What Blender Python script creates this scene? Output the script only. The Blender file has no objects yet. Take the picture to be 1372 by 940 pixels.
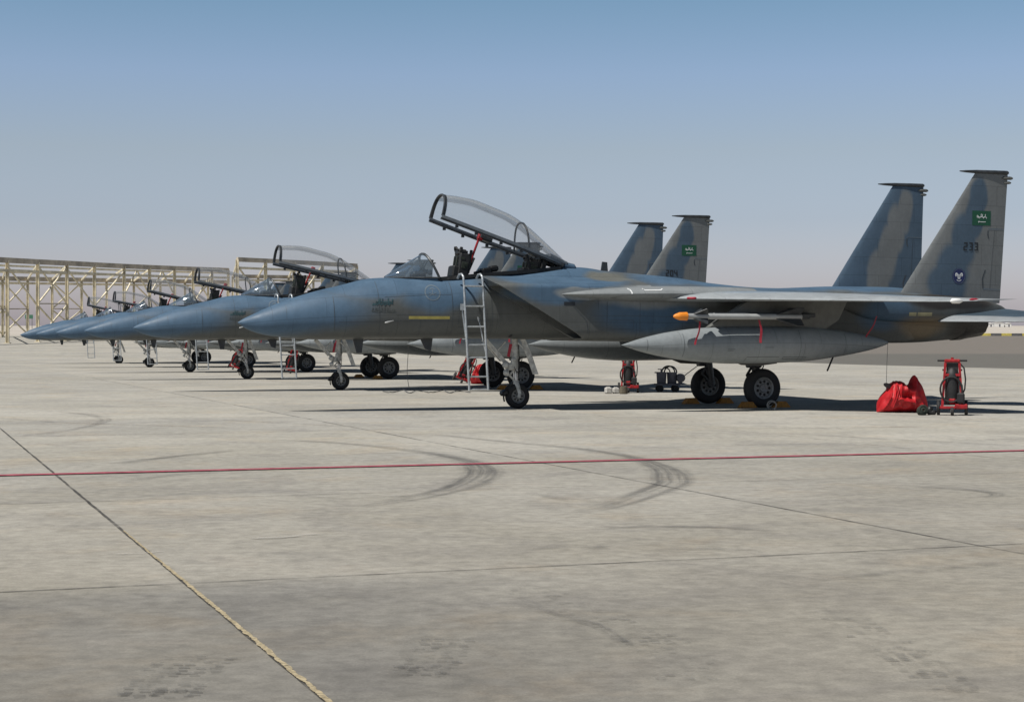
import bpy, math, random
import numpy as np
from mathutils import Vector, Matrix
from mathutils.bvhtree import BVHTree

SC = bpy.context.scene
COL = SC.collection
R = math.radians

# ------------------------------------------------------------------ camera
cam = bpy.data.cameras.new("camera")
camo = bpy.data.objects.new("camera", cam)
COL.objects.link(camo)
camo.location = (0, 0, 1.5426)
camo.rotation_euler = (R(90 - 0.336), 0, 0)
cam.sensor_width = 36
cam.lens = 36 * 2300 / 1372
cam.clip_start = 0.5
cam.clip_end = 20000
SC.camera = camo

# ------------------------------------------------------------------ light
SUN = Vector((-0.505, -0.37, 1.0)).normalized()
EL = math.asin(SUN.z)
AZ = math.atan2(SUN.x, SUN.y)
world = bpy.data.worlds.new("World")
SC.world = world
world.use_nodes = True
wn = world.node_tree
wn.nodes.clear()
w_out = wn.nodes.new('ShaderNodeOutputWorld')
w_bg = wn.nodes.new('ShaderNodeBackground')
w_sky = wn.nodes.new('ShaderNodeTexSky')
w_sky.sky_type = 'NISHITA'
w_sky.sun_disc = False
w_sky.sun_elevation = EL
w_sky.sun_rotation = AZ
w_sky.air_density = 1.0
w_sky.dust_density = 1.5
w_sky.ozone_density = 1.5
w_bg.inputs[1].default_value = 0.15
# sky tint by elevation: hazy low band, unseen upper dome dimmed to deepen shadows (direction in the world, not in the picture)
w_tc = wn.nodes.new('ShaderNodeTexCoord')
w_sep = wn.nodes.new('ShaderNodeSeparateXYZ')
w_ramp = wn.nodes.new('ShaderNodeValToRGB')
w_mul = wn.nodes.new('ShaderNodeMix')
w_mul.data_type = 'RGBA'
w_mul.blend_type = 'MULTIPLY'
w_mul.inputs[0].default_value = 1.0
SKY_RAMP = [(0.0, (1.0, .90, 1.14, 1)), (.07, (.735, .695, .80, 1)), (.11, (.755, .69, .70, 1)), (.153, (.71, .705, .765, 1)),
            (.205, (.535, .645, .665, 1)), (.34, (.26, .345, .41, 1)), (.55, (.06, .085, .11, 1)), (1.0, (.045, .06, .08, 1))]
el = w_ramp.color_ramp.elements
el[0].position, el[0].color = SKY_RAMP[0]
el[1].position, el[1].color = SKY_RAMP[-1]
for p, c in SKY_RAMP[1:-1]:
    e = el.new(p)
    e.color = c
wn.links.new(w_tc.outputs['Generated'], w_sep.inputs[0])
wn.links.new(w_sep.outputs[2], w_ramp.inputs[0])
wn.links.new(w_sky.outputs[0], w_mul.inputs[6])
wn.links.new(w_ramp.outputs[0], w_mul.inputs[7])
wn.links.new(w_mul.outputs[2], w_bg.inputs[0])
wn.links.new(w_bg.outputs[0], w_out.inputs[0])

sun = bpy.data.lights.new("sun", 'SUN')
suno = bpy.data.objects.new("sun", sun)
COL.objects.link(suno)
sun.energy = 5.0
sun.angle = R(0.53)
sun.color = (1.0, 0.96, 0.90)
suno.rotation_euler = SUN.to_track_quat('Z', 'Y').to_euler()
suno.location = (0, 0, 60)

SC.view_settings.view_transform = 'Standard'
SC.view_settings.look = 'None'
SC.view_settings.exposure = 0.0
SC.view_settings.gamma = 1.0
SC.view_settings.use_curve_mapping = False

# ------------------------------------------------------------------ frame of the row
TH = math.atan(826 / 2300.0)
CT, ST = math.cos(TH), math.sin(TH)
O1 = Vector((-5.923, 37.03, 0))


def rowpt(ax, lat, z=0.0):
    return Vector((O1.x + ax * CT - lat * ST, O1.y + ax * ST + lat * CT, z))


def gp(px, py):
    d = 2300 * 1.5426 / (py - 456.5)
    return Vector(((px - 686) / 2300 * d, d, 0))


# ------------------------------------------------------------------ helpers
def tag(o, label=None, cat=None, group=None, kind=None):
    if label: o['label'] = label
    if cat: o['category'] = cat
    if group: o['group'] = group
    if kind: o['kind'] = kind
    return o


def empty(name, loc=(0, 0, 0), rz=0.0):
    o = bpy.data.objects.new(name, None)
    o.empty_display_size = 0.3
    COL.objects.link(o)
    o.location = loc
    o.rotation_euler = (0, 0, rz)
    return o


def children(o):
    return list(o.children)


def copy_tree(o, parent=None, skip=()):
    c = o.copy()
    COL.objects.link(c)
    c.parent = parent
    for ch in children(o):
        if ch.name.split('.')[0] in skip:
            continue
        copy_tree(ch, c, skip)
    return c


def pchip(xs, ys, q):
    xs = np.asarray(xs, float); ys = np.asarray(ys, float); q = np.atleast_1d(np.asarray(q, float))
    h = np.diff(xs); d = np.diff(ys) / h
    m = np.zeros_like(ys)
    m[0], m[-1] = d[0], d[-1]
    for i in range(1, len(xs) - 1):
        if d[i - 1] * d[i] > 0:
            w1 = 2 * h[i] + h[i - 1]; w2 = h[i] + 2 * h[i - 1]
            m[i] = (w1 + w2) / (w1 / d[i - 1] + w2 / d[i])
    k = np.clip(np.searchsorted(xs, q) - 1, 0, len(xs) - 2)
    t = np.clip((q - xs[k]) / h[k], 0, 1)
    return ((2 * t**3 - 3 * t**2 + 1) * ys[k] + (t**3 - 2 * t**2 + t) * h[k] * m[k]
            + (-2 * t**3 + 3 * t**2) * ys[k + 1] + (t**3 - t**2) * h[k] * m[k + 1])


class MB:
    def __init__(s):
        s.v = []; s.f = []; s.m = []

    def add(s, vs, fs, mi=0):
        b = len(s.v)
        s.v += [tuple(p) for p in vs]
        s.f += [tuple(b + i for i in f) for f in fs]
        s.m += [mi] * len(fs)

    def loft(s, rings, closed=True, cap0=False, cap1=False, mi=0):
        n = len(rings[0]); vs = [p for r in rings for p in r]; fs = []
        for i in range(len(rings) - 1):
            for j in range(n if closed else n - 1):
                k = (j + 1) % n
                fs.append((i * n + j, i * n + k, (i + 1) * n + k, (i + 1) * n + j))
        if cap0: fs.append(tuple(reversed(range(n))))
        if cap1: fs.append(tuple((len(rings) - 1) * n + j for j in range(n)))
        s.add(vs, fs, mi)

    def box(s, c, size, rot=None, mi=0, bev=0.0):
        cx, cy, cz = c; a, b, d = size[0] / 2, size[1] / 2, size[2] / 2
        e = min(bev, a * .9, b * .9, d * .9)
        M = rot if rot is not None else Matrix.Identity(3)
        if e <= 0:
            vs = [(x, y, z) for z in (-d, d) for x, y in ((-a, -b), (a, -b), (a, b), (-a, b))]
            fs = [(3, 2, 1, 0), (4, 5, 6, 7), (0, 1, 5, 4), (1, 2, 6, 5), (2, 3, 7, 6), (3, 0, 4, 7)]
        else:
            def ring(i, z):
                return [(-a + i, -b, z), (a - i, -b, z), (a, -b + i, z), (a, b - i, z), (a - i, b, z), (-a + i, b, z), (-a, b - i, z), (-a, -b + i, z)]

            def ring2(z):
                return [(-a + e, -b + e, z), (a - e, -b + e, z), (a - e, -b + e, z), (a - e, b - e, z), (a - e, b - e, z), (-a + e, b - e, z), (-a + e, b - e, z), (-a + e, -b + e, z)]
            r = [ring2(-d), ring(e, -d + e), ring(e, d - e), ring2(d)]
            n = 8; vs = [p for q in r for p in q]; fs = []
            for i in range(3):
                for j in range(n):
                    k = (j + 1) % n
                    fs.append((i * n + j, i * n + k, (i + 1) * n + k, (i + 1) * n + j))
            fs.append((6, 4, 2, 0)); fs.append((24, 26, 28, 30))
        s.add([M @ Vector(p) + Vector(c) for p in vs], fs, mi)

    def tube(s, pts, r, n=8, cap=True, mi=0):
        pts = [Vector(p) for p in pts]
        rs = r if isinstance(r, (list, tuple)) else [r] * len(pts)
        rings = []; ref = None
        for i, p in enumerate(pts):
            t = (pts[min(i + 1, len(pts) - 1)] - pts[max(i - 1, 0)]).normalized()
            if ref is None:
                ref = t.orthogonal().normalized()
            ref = (ref - t * ref.dot(t))
            ref = ref.normalized() if ref.length > 1e-6 else t.orthogonal().normalized()
            b = t.cross(ref)
            rings.append([p + (ref * math.cos(2 * math.pi * k / n) + b * math.sin(2 * math.pi * k / n)) * rs[i] for k in range(n)])
        s.loft(rings, True, cap, cap, mi)

    def bar(s, p0, p1, w, h, mi=0, up=(0, 0, 1)):
        p0 = Vector(p0); p1 = Vector(p1); t = (p1 - p0).normalized(); up = Vector(up)
        if abs(t.dot(up)) > .99: up = Vector((1, 0, 0))
        a = t.cross(up).normalized(); b = a.cross(t)
        q = [(-1, -1), (1, -1), (1, 1), (-1, 1)]
        s.loft([[p + a * i * w / 2 + b * j * h / 2 for i, j in q] for p in (p0, p1)], True, True, True, mi)

    def lathe(s, prof, c=(0, 0, 0), axis='X', n=24, cap0=False, cap1=False, mi=0):
        rings = []
        for a, r in prof:
            ring = []
            for k in range(n):
                u, w = r * math.cos(2 * math.pi * k / n), r * math.sin(2 * math.pi * k / n)
                p = {'X': (a, u, w), 'Y': (u, a, w), 'Z': (u, w, a)}[axis]
                ring.append((p[0] + c[0], p[1] + c[1], p[2] + c[2]))
            rings.append(ring)
        s.loft(rings, True, cap0, cap1, mi)

    def prism(s, poly, d0, d1, plane='XZ', mi=0):
        def P(a, b, d):
            return {'XZ': (a, d, b), 'XY': (a, b, d), 'YZ': (d, a, b)}[plane]
        n = len(poly)
        vs = [P(a, b, d0) for a, b in poly] + [P(a, b, d1) for a, b in poly]
        fs = [tuple(range(n)), tuple(reversed(range(n, 2 * n)))]
        fs += [(i, i + n, (i + 1) % n + n, (i + 1) % n) for i in range(n)]
        s.add(vs, fs, mi)

    def torus(s, c, Rr, r, axis='Y', n=24, m=8, a0=0, a1=360, mi=0):
        pts = []
        full = abs(a1 - a0) >= 360
        for k in range(n + 1):
            a = R(a0 + (a1 - a0) * k / n)
            u, w = Rr * math.cos(a), Rr * math.sin(a)
            p = {'Y': (u, 0, w), 'X': (0, u, w), 'Z': (u, w, 0)}[axis]
            pts.append(Vector(p) + Vector(c))
        s.tube(pts, r, m, not full, mi)

    def mirror_y(s):
        o = MB()
        o.v = [(x, -y, z) for x, y, z in s.v]
        o.f = [tuple(reversed(f)) for f in s.f]
        o.m = list(s.m)
        return o

    def build(s, name, mats, parent=None, smooth=35, loc=None, fix=True):
        me = bpy.data.meshes.new(name)
        me.from_pydata(s.v, [], s.f)
        if not isinstance(mats, (list, tuple)): mats = [mats]
        for m in mats: me.materials.append(m)
        me.polygons.foreach_set('material_index', s.m)
        me.update()
        if fix:
            import bmesh
            bm = bmesh.new(); bm.from_mesh(me)
            bmesh.ops.remove_doubles(bm, verts=bm.verts, dist=1e-5)
            bmesh.ops.recalc_face_normals(bm, faces=bm.faces)
            bm.to_mesh(me); bm.free()
        if smooth:
            me.polygons.foreach_set('use_smooth', [True] * len(me.polygons))
            me.set_sharp_from_angle(angle=R(smooth))
        me.update()
        o = bpy.data.objects.new(name, me)
        COL.objects.link(o)
        if parent: o.parent = parent
        if loc: o.location = loc
        return o


# ------------------------------------------------------------------ materials
class NT:
    def __init__(s, name):
        s.mat = bpy.data.materials.new(name)
        s.mat.use_nodes = True
        s.t = s.mat.node_tree
        s.t.nodes.clear()
        s.out = s.t.nodes.new('ShaderNodeOutputMaterial')
        s.tc = None

    def n(s, typ, ins=None, **kw):
        nd = s.t.nodes.new(typ)
        for k, v in kw.items(): setattr(nd, k, v)
        if ins:
            for k, v in ins.items(): s.set(nd.inputs[k], v)
        return nd

    def set(s, sock, v):
        if hasattr(v, 'is_output'): s.t.links.new(v, sock)
        else: sock.default_value = v

    def coord(s):
        if s.tc is None: s.tc = s.n('ShaderNodeTexCoord')
        return s.tc.outputs['Object']

    def math(s, op, a, b=None, c=None, clamp=False):
        nd = s.n('ShaderNodeMath', operation=op, use_clamp=clamp)
        s.set(nd.inputs[0], a)
        if b is not None: s.set(nd.inputs[1], b)
        if c is not None: s.set(nd.inputs[2], c)
        return nd.outputs[0]

    def vmath(s, op, a, b=None):
        nd = s.n('ShaderNodeVectorMath', operation=op)
        s.set(nd.inputs[0], a)
        if b is not None: s.set(nd.inputs[1], b)
        return nd.outputs[1] if op in ('LENGTH', 'DISTANCE', 'DOT_PRODUCT') else nd.outputs[0]

    def noise(s, vec, scale, detail=4, rough=.55, dist=0.0):
        nd = s.n('ShaderNodeTexNoise', {'Vector': vec, 'Scale': scale, 'Detail': detail, 'Roughness': rough, 'Distortion': dist})
        return nd.outputs[0]

    def mapr(s, v, a, b, c=0.0, d=1.0, smooth=True):
        nd = s.n('ShaderNodeMapRange', interpolation_type='SMOOTHSTEP' if smooth else 'LINEAR')
        s.set(nd.inputs[0], v)
        for i, q in enumerate((a, b, c, d)): s.set(nd.inputs[1 + i], q)
        return nd.outputs[0]

    def mix(s, f, a, b, blend='MIX'):
        nd = s.n('ShaderNodeMix', data_type='RGBA', blend_type=blend)
        s.set(nd.inputs[0], f)
        s.set(nd.inputs[6], a if hasattr(a, 'is_output') else tuple(a) + ((1,) if len(a) == 3 else ()))
        s.set(nd.inputs[7], b if hasattr(b, 'is_output') else tuple(b) + ((1,) if len(b) == 3 else ()))
        return nd.outputs[2]

    def mapping(s, vec, scale=(1, 1, 1), rot=(0, 0, 0), loc=(0, 0, 0)):
        nd = s.n('ShaderNodeMapping', {'Vector': vec, 'Scale': scale, 'Rotation': rot, 'Location': loc})
        return nd.outputs[0]

    def bsdf(s, color, rough=.5, metal=0.0, spec=.5, bump=None, bstr=.2, bdist=.01):
        b = s.n('ShaderNodeBsdfPrincipled')
        s.set(b.inputs['Base Color'], color if hasattr(color, 'is_output') else tuple(color) + (1,))
        s.set(b.inputs['Roughness'], rough)
        s.set(b.inputs['Metallic'], metal)
        s.set(b.inputs['Specular IOR Level'], spec)
        if bump is not None:
            bp = s.n('ShaderNodeBump', {'Height': bump, 'Strength': bstr, 'Distance': bdist})
            s.t.links.new(bp.outputs[0], b.inputs['Normal'])
        s.t.links.new(b.outputs[0], s.out.inputs[0])
        return b


def simple(name, col, rough=.5, metal=0.0, var=.18, scale=6.0, spec=.5, bump=0.0):
    t = NT(name)
    nz = t.noise(t.coord(), scale, 5, .6)
    f = t.mapr(nz, .3, .7, 1 - var, 1 + var)
    c = t.mix(1.0, col, t.n('ShaderNodeCombineColor', {0: f, 1: f, 2: f}).outputs[0], 'MULTIPLY')
    rr = t.mapr(nz, .3, .7, max(rough - .08, .02), min(rough + .1, 1))
    t.bsdf(c, rr, metal, spec, nz if bump else None, bump)
    return t.mat


BLUE = (0.072, 0.126, 0.192)
GREY = (0.097, 0.104, 0.102)
FBLUE = (.078, .120, .168)
FGREY = (.182, .194, .196)


def camo_mat(name, blobs, base=GREY, alt=BLUE, warp=.35, edge=.22, rough=.5, extra=None, shear=0.0):
    t = NT(name)
    co = t.coord()
    if shear:  # pattern follows the sweep of a tail surface
        s0 = t.n('ShaderNodeSeparateXYZ', {0: co})
        co = t.n('ShaderNodeCombineXYZ', {0: t.math('SUBTRACT', s0.outputs[0], t.math('MULTIPLY', t.math('ABSOLUTE', s0.outputs[1]), shear)), 1: s0.outputs[1], 2: s0.outputs[2]}).outputs[0]
    wz = t.n('ShaderNodeTexNoise', {'Vector': co, 'Scale': .9, 'Detail': 2.0})
    off = t.vmath('MULTIPLY', t.vmath('SUBTRACT', wz.outputs[1], (.5, .5, .5)), (warp, warp, warp))
    cw = t.vmath('ADD', co, off)
    mask = None
    for (c, r) in blobs:
        d = t.vmath('MULTIPLY', t.vmath('SUBTRACT', cw, c), tuple(1 / q for q in r))
        l = t.mapr(t.vmath('LENGTH', d), 1 - edge, 1 + edge, 1.0, 0.0)
        mask = l if mask is None else t.math('MAXIMUM', mask, l)
    if mask is None: mask = 0.0
    col = t.mix(mask, base, alt)
    if extra:
        for (c, r, ec, ee) in extra:
            d = t.vmath('MULTIPLY', t.vmath('SUBTRACT', cw, c), tuple(1 / q for q in r))
            l = t.mapr(t.vmath('LENGTH', d), 1 - ee, 1 + ee, 1.0, 0.0)
            col = t.mix(l, col, ec)
    # weathering: soft mottling plus drips that run down the skin, and fine panel seams
    n1 = t.noise(co, 1.7, 6, .62)
    n2 = t.noise(t.mapping(co, (7, 7, 1.2)), 1.0, 5, .6)
    n3 = t.noise(co, 14.0, 4, .6)
    f = t.math('MULTIPLY', t.mapr(n1, .3, .7, .93, 1.06), t.mapr(n2, .32, .7, .95, 1.03))
    f = t.math('MULTIPLY', f, t.mapr(n3, .3, .7, .96, 1.04))
    sx = t.n('ShaderNodeSeparateXYZ', {0: co})
    v2 = t.n('ShaderNodeCombineXYZ', {0: sx.outputs[0], 1: t.math('ADD', sx.outputs[2], t.math('MULTIPLY', sx.outputs[1], .31))})
    br = t.n('ShaderNodeTexBrick', {'Vector': v2.outputs[0], 'Scale': 1.0, 'Mortar Size': .006, 'Mortar Smooth': .3,
                                    'Brick Width': 1.13, 'Row Height': .47, 'Color1': (1, 1, 1, 1), 'Color2': (.94, .94, .94, 1), 'Mortar': (.6, .6, .6, 1)})
    br.offset = .37
    col = t.mix(1.0, col, t.n('ShaderNodeCombineColor', {0: f, 1: f, 2: f}).outputs[0], 'MULTIPLY')
    col = t.mix(.85, col, br.outputs[0], 'MULTIPLY')
    t.bsdf(col, t.mapr(n1, .3, .7, rough - .05, rough + .14), 0, .30)
    return t.mat


M = {}
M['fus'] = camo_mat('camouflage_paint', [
    ((0.5, 0, 2.25), (2.3, 2, .62)), ((2.9, 0, 2.95), (1.6, 2, .48)), ((4.35, 0, 2.72), (1.05, 2, .55)),
    ((7.1, 0, 2.95), (1.6, 3, .42)), ((6.6, 0, 2.6), (.95, 3, .28)), ((8.9, 0, 2.15), (1.5, 3, .55)), ((11.5, 0, 2.98), (2.6, 3, .22)), ((14.2, 0, 2.97), (4.2, 3, .37)),
    ((15.0, 0, 2.2), (.9, 3, .5))],
    extra=[((8.35, 0, 3.02), (.5, 3, .13), (.125, .13, .118), .3), ((9.0, -2.25, 2.60), (2.6, .62, .5), (.225, .243, .25), .10), ((9.0, 2.25, 2.60), (2.6, .62, .5), (.225, .243, .25), .10), ((7.6, -2.0, 2.61), (1.1, .5, .17), (.225, .243, .25), .10), ((7.6, 2.0, 2.61), (1.1, .5, .17), (.225, .243, .25), .10),
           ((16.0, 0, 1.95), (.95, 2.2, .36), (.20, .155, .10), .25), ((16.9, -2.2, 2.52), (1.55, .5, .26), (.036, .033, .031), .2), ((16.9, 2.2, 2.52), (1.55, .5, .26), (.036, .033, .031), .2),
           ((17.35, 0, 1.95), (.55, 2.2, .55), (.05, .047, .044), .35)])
M['wing'] = camo_mat('wing_camouflage_paint', [((12.0, -2.2, 2.6), (1.6, 1.0, 1)), ((14.2, -4.2, 2.5), (1.3, 1.6, 1)), ((12.0, 2.2, 2.6), (1.6, 1.2, 1)), ((14.0, 4.2, 2.6), (1.3, 1.6, 1))],
                     base=(.29, .315, .33), alt=(.21, .265, .32))
M['fin_port'] = camo_mat('port_fin_paint', base=FGREY, alt=FBLUE, blobs=[((17.55, 0, 5.0), (.33, 3, .55)), ((17.45, 0, 4.5), (.33, 3, .75)), ((17.15, 0, 3.9), (.45, 3, .85)), ((16.85, 0, 3.3), (.6, 3, .8)), ((16.7, 0, 2.9), (.7, 3, .7))], warp=.38, edge=.12)
M['fin_stbd'] = camo_mat('starboard_fin_paint', [((17.8, 0, 4.9), (.28, 3, .7)), ((17.5, 0, 4.4), (.34, 3, .8)), ((17.25, 0, 3.8), (.38, 3, .9)), ((16.95, 0, 3.2), (.45, 3, .8))], base=FBLUE, alt=FGREY, warp=.38, edge=.12)
M['stab'] = camo_mat('stabilator_paint', [((17.3, 0, 2.1), (2.38, 30, 6))], base=(.25, .27, .285), alt=(.05, .075, .10), shear=.94, warp=.1, edge=.04)
M['tank'] = camo_mat('grey_tank_paint', [], base=(.238, .262, .272), rough=.38)
M['pylon'] = simple('pylon_grey_paint', (.115, .12, .113), .5)
M['dark'] = simple('black_cockpit_fittings', (.010, .011, .012), .6, var=.4, scale=9)
M['frame'] = simple('dark_grey_canopy_frame', (.035, .04, .045), .45, var=.3)
M['railgrey'] = simple('blue_grey_canopy_rail', (.12, .14, .16), .45, var=.2)
M['duct'] = simple('dark_inlet_duct', (.03, .032, .035), .7, var=.25)
M['rubber'] = simple('tyre_rubber', (.018, .018, .019), .75, var=.3, scale=12)
M['rim'] = simple('grey_wheel_rim', (.21, .215, .215), .45, .3, var=.25, scale=20)
M['hole'] = simple('wheel_hole_dark', (.012, .012, .012), .8)
M['white'] = simple('white_gear_paint', (.50, .50, .47), .5, var=.3, scale=10)
M['steel'] = simple('polished_strut_steel', (.55, .56, .57), .25, .9, var=.1)
M['alu'] = simple('ladder_aluminium', (.42, .45, .47), .38, .55, var=.18, scale=14)
M['nozzle'] = simple('burnt_nozzle_metal', (.045, .042, .04), .5, .5, var=.35, scale=8)
M['missile'] = simple('pale_grey_missile_paint', (.31, .32, .32), .45, var=.1)
M['red'] = simple('red_paint', (.30, .008, .012), .42, var=.25, scale=9)
M['redcloth'] = simple('red_nylon_cloth', (.40, .008, .013), .52, var=.25, scale=5)
M['ribbon'] = simple('red_warning_ribbon', (.36, .02, .04), .6, var=.1)
M['orange'] = simple('orange_seeker_cover', (.75, .24, .02), .5, var=.15)
M['black'] = simple('black_hose_rubber', (.014, .014, .015), .55, var=.3)
M['chock'] = simple('yellow_chock_paint', (.34, .15, .02), .6, var=.3, scale=15)
M['concreteblk'] = simple('pale_concrete_block', (.42, .41, .38), .9, var=.22, scale=18, bump=.3)
M['brownblk'] = simple('brown_canvas', (.10, .085, .06), .9, var=.3, scale=18)
M['cartgrey'] = simple('slate_grey_cart_paint', (.085, .09, .115), .45, var=.25)
M['green'] = simple('flag_green', (.006, .085, .042), .5, var=.1)
M['white_mark'] = simple('white_marking', (.72, .74, .74), .5, var=.1)
M['black_mark'] = simple('black_marking', (.012, .016, .022), .5, var=.15)
M['seam'] = simple('faint_panel_seam', (.052, .062, .072), .5, var=.2)
M['capt'] = simple('faint_caption_paint', (.06, .07, .07), .5, var=.2)
M['navy'] = simple('navy_emblem', (.010, .020, .105), .5, var=.1)
M['pale_mark'] = simple('pale_grey_marking', (.118, .155, .19), .5, var=.1)
M['dim_green'] = simple('dull_green_marking', (.024, .060, .070), .5, var=.4, scale=14)
M['yellow_strip'] = simple('yellow_formation_strip', (.36, .31, .085), .5, var=.15)
M['tan_strip'] = simple('tan_formation_strip', (.33, .30, .17), .5, var=.15)
M['beige'] = simple('beige_steel_paint', (.68, .61, .45), .6, var=.25, scale=.9)
M['rustbeige'] = simple('weathered_beam_paint', (.45, .395, .315), .7, var=.35, scale=.5)
M['lamp_white'] = simple('white_lamp_cover', (.8, .8, .78), .3, var=.05)
M['olive'] = simple('dark_olive_canvas', (.022, .03, .022), .85, var=.4, scale=25)
M['signgreen'] = simple('green_road_sign', (.05, .16, .10), .6)
M['whitewall'] = simple('white_building_wall', (.72, .71, .68), .8, var=.08, scale=.3)


def glass_mat(name, tint, refl=1.0, base=.06, dcol=(.62, .66, .70)):
    t = NT(name)
    tr = t.n('ShaderNodeBsdfTransparent', {0: tuple(tint) + (1,)})
    gl = t.n('ShaderNodeBsdfGlossy', {'Color': (.9, .93, .97, 1), 'Roughness': .04})
    df = t.n('ShaderNodeBsdfDiffuse', {0: tuple(dcol) + (1,)})
    m0 = t.n('ShaderNodeMixShader', {0: base})
    t.t.links.new(tr.outputs[0], m0.inputs[1]); t.t.links.new(df.outputs[0], m0.inputs[2])
    fr = t.n('ShaderNodeFresnel', {0: 1.45})
    mx = t.n('ShaderNodeMixShader', {0: t.math('MULTIPLY', fr.outputs[0], refl, clamp=True)})
    t.t.links.new(m0.outputs[0], mx.inputs[1]); t.t.links.new(gl.outputs[0], mx.inputs[2])
    t.t.links.new(mx.outputs[0], t.out.inputs[0])
    return t.mat


M['glass'] = glass_mat('canopy_acrylic', (.96, .96, .96), .55, .10)
M['wglass'] = glass_mat('windshield_glass', (.76, .84, .91), .8, .16, (.34, .43, .52))


# ------------------------------------------------------------------ ground
def ground_material():
    t = NT('apron_concrete')
    geo = t.n('ShaderNodeNewGeometry')
    pos = geo.outputs['Position']
    sp = t.n('ShaderNodeSeparateXYZ', {0: pos})
    X, Y = sp.outputs[0], sp.outputs[1]
    ax = t.math('ADD', t.math('MULTIPLY', t.math('SUBTRACT', X, O1.x), CT), t.math('MULTIPLY', t.math('SUBTRACT', Y, O1.y), ST))
    lat = t.math('ADD', t.math('MULTIPLY', t.math('SUBTRACT', X, O1.x), -ST), t.math('MULTIPLY', t.math('SUBTRACT', Y, O1.y), CT))
    rv = t.n('ShaderNodeCombineXYZ', {0: ax, 1: lat}).outputs[0]
    nbig = t.noise(rv, .16, 4, .6, .5)
    nmid = t.noise(rv, .75, 6, .66, .6)
    nfin = t.noise(pos, 7.0, 6, .7)
    ngr = t.noise(pos, 70.0, 3, .7)
    br = t.n('ShaderNodeTexBrick', {'Vector': t.mapping(rv, loc=(SLAB0[0], SLAB0[1], 0)), 'Scale': 1.0, 'Mortar Size': 0.0, 'Brick Width': 5.9, 'Row Height': 5.9,
                                    'Color1': (.90, .905, .915, 1), 'Color2': (1.06, 1.055, 1.04, 1)})
    br.offset = 0
    c = t.mix(t.mapr(nbig, .35, .65), (.352, .336, .292), (.408, .392, .35))
    c = t.mix(t.mapr(nmid, .42, .72, 0, .6), c, (.255, .245, .228))
    c = t.mix(t.mapr(nmid, .44, .30, 0, .5), c, (.43, .40, .35))
    c = t.mix(1.0, c, br.outputs[0], 'MULTIPLY')
    tn = t.noise(t.mapping(rv, loc=(5, 91, 0)), .55, 5, .65, .3)
    c = t.mix(t.mapr(tn, .50, .72, 0, .55), c, t.mix(1.0, c, (1.10, .99, .86), 'MULTIPLY'))
    t2 = t.noise(t.mapping(rv, loc=(53, 17, 0)), 1.9, 6, .7, .8)
    c = t.mix(t.mapr(t2, .54, .70, 0, .45), c, t.mix(1.0, c, (.74, .75, .77), 'MULTIPLY'))
    t3 = t.noise(t.mapping(rv, (.5, 1.6, 1), loc=(3, 47, 0)), 5.0, 4, .7, .6)
    c = t.mix(t.mapr(t3, .60, .74, 0, .5), c, t.mix(1.0, c, (.78, .78, .78), 'MULTIPLY'))
    c = t.mix(t.mapr(t3, .40, .28, 0, .4), c, t.mix(1.0, c, (1.16, 1.14, 1.10), 'MULTIPLY'))
    # grime streaks drawn along the taxi direction
    st = t.noise(t.mapping(rv, (.10, .9, 1)), 1.6, 6, .65, .4)
    c = t.mix(t.mapr(st, .52, .78, 0, .55), c, (.225, .218, .208))
    # oily dark blotches
    bl = t.noise(t.mapping(rv, loc=(31, 7, 0)), .42, 5, .62)
    c = t.mix(t.mapr(bl, .60, .78, 0, .38), c, (.20, .197, .19))
    f = t.math('MULTIPLY', t.mapr(nfin, .25, .75, .80, 1.19), t.mapr(ngr, .25, .75, .88, 1.12))
    c = t.mix(1.0, c, t.n('ShaderNodeCombineColor', {0: f, 1: f, 2: f}).outputs[0], 'MULTIPLY')
    # concrete darkened towards the camera, partly lens falloff painted into its colour, darkest on left slabs
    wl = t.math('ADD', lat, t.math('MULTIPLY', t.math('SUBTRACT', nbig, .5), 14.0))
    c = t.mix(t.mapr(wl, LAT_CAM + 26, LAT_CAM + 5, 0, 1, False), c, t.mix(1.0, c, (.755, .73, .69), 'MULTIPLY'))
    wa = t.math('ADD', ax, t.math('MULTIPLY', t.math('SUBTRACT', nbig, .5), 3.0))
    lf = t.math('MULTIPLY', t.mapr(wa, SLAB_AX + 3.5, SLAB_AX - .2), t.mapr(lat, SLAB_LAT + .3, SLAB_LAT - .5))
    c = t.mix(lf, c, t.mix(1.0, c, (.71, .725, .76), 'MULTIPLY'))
    # asphalt shoulder on the far right, sand beyond the apron
    asp = t.mix(t.mapr(nmid, .35, .65), (.122, .116, .102), (.142, .135, .119))
    asp = t.mix(t.mapr(Y, 148, 151), asp, t.mix(t.mapr(nmid, .35, .65), (.165, .148, .128), (.185, .166, .145)))
    c = t.mix(t.mapr(ax, 51.5, 51.7), c, asp)
    sand = t.mix(t.mapr(t.noise(pos, .02, 4, .6), .35, .65), (.42, .38, .33), (.50, .46, .405))
    wob = t.math('ADD', Y, t.math('MULTIPLY', t.noise(pos, .05, 3), 4.0))
    c = t.mix(t.mapr(wob, 251, 253), c, sand)
    bh = t.math('ADD', t.math('MULTIPLY', nfin, .6), t.math('MULTIPLY', ngr, .4))
    t.bsdf(c, t.mapr(nmid, .3, .7, .78, .95), 0, .25, bh, .12, .02)
    return t.mat


# slab grid phase: a lateral joint passes through picture points (0,568) and (437,940)
jp = gp(437, 940) - O1
SLAB_AX = jp.x * CT + jp.y * ST
cp = gp(686, 761) - O1
SLAB_LAT = -cp.x * ST + cp.y * CT
SLAB0 = (-SLAB_AX, -SLAB_LAT)
LAT_CAM = -(-O1.x) * ST * 1.0 - O1.y * CT
M['ground'] = ground_material()

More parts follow.
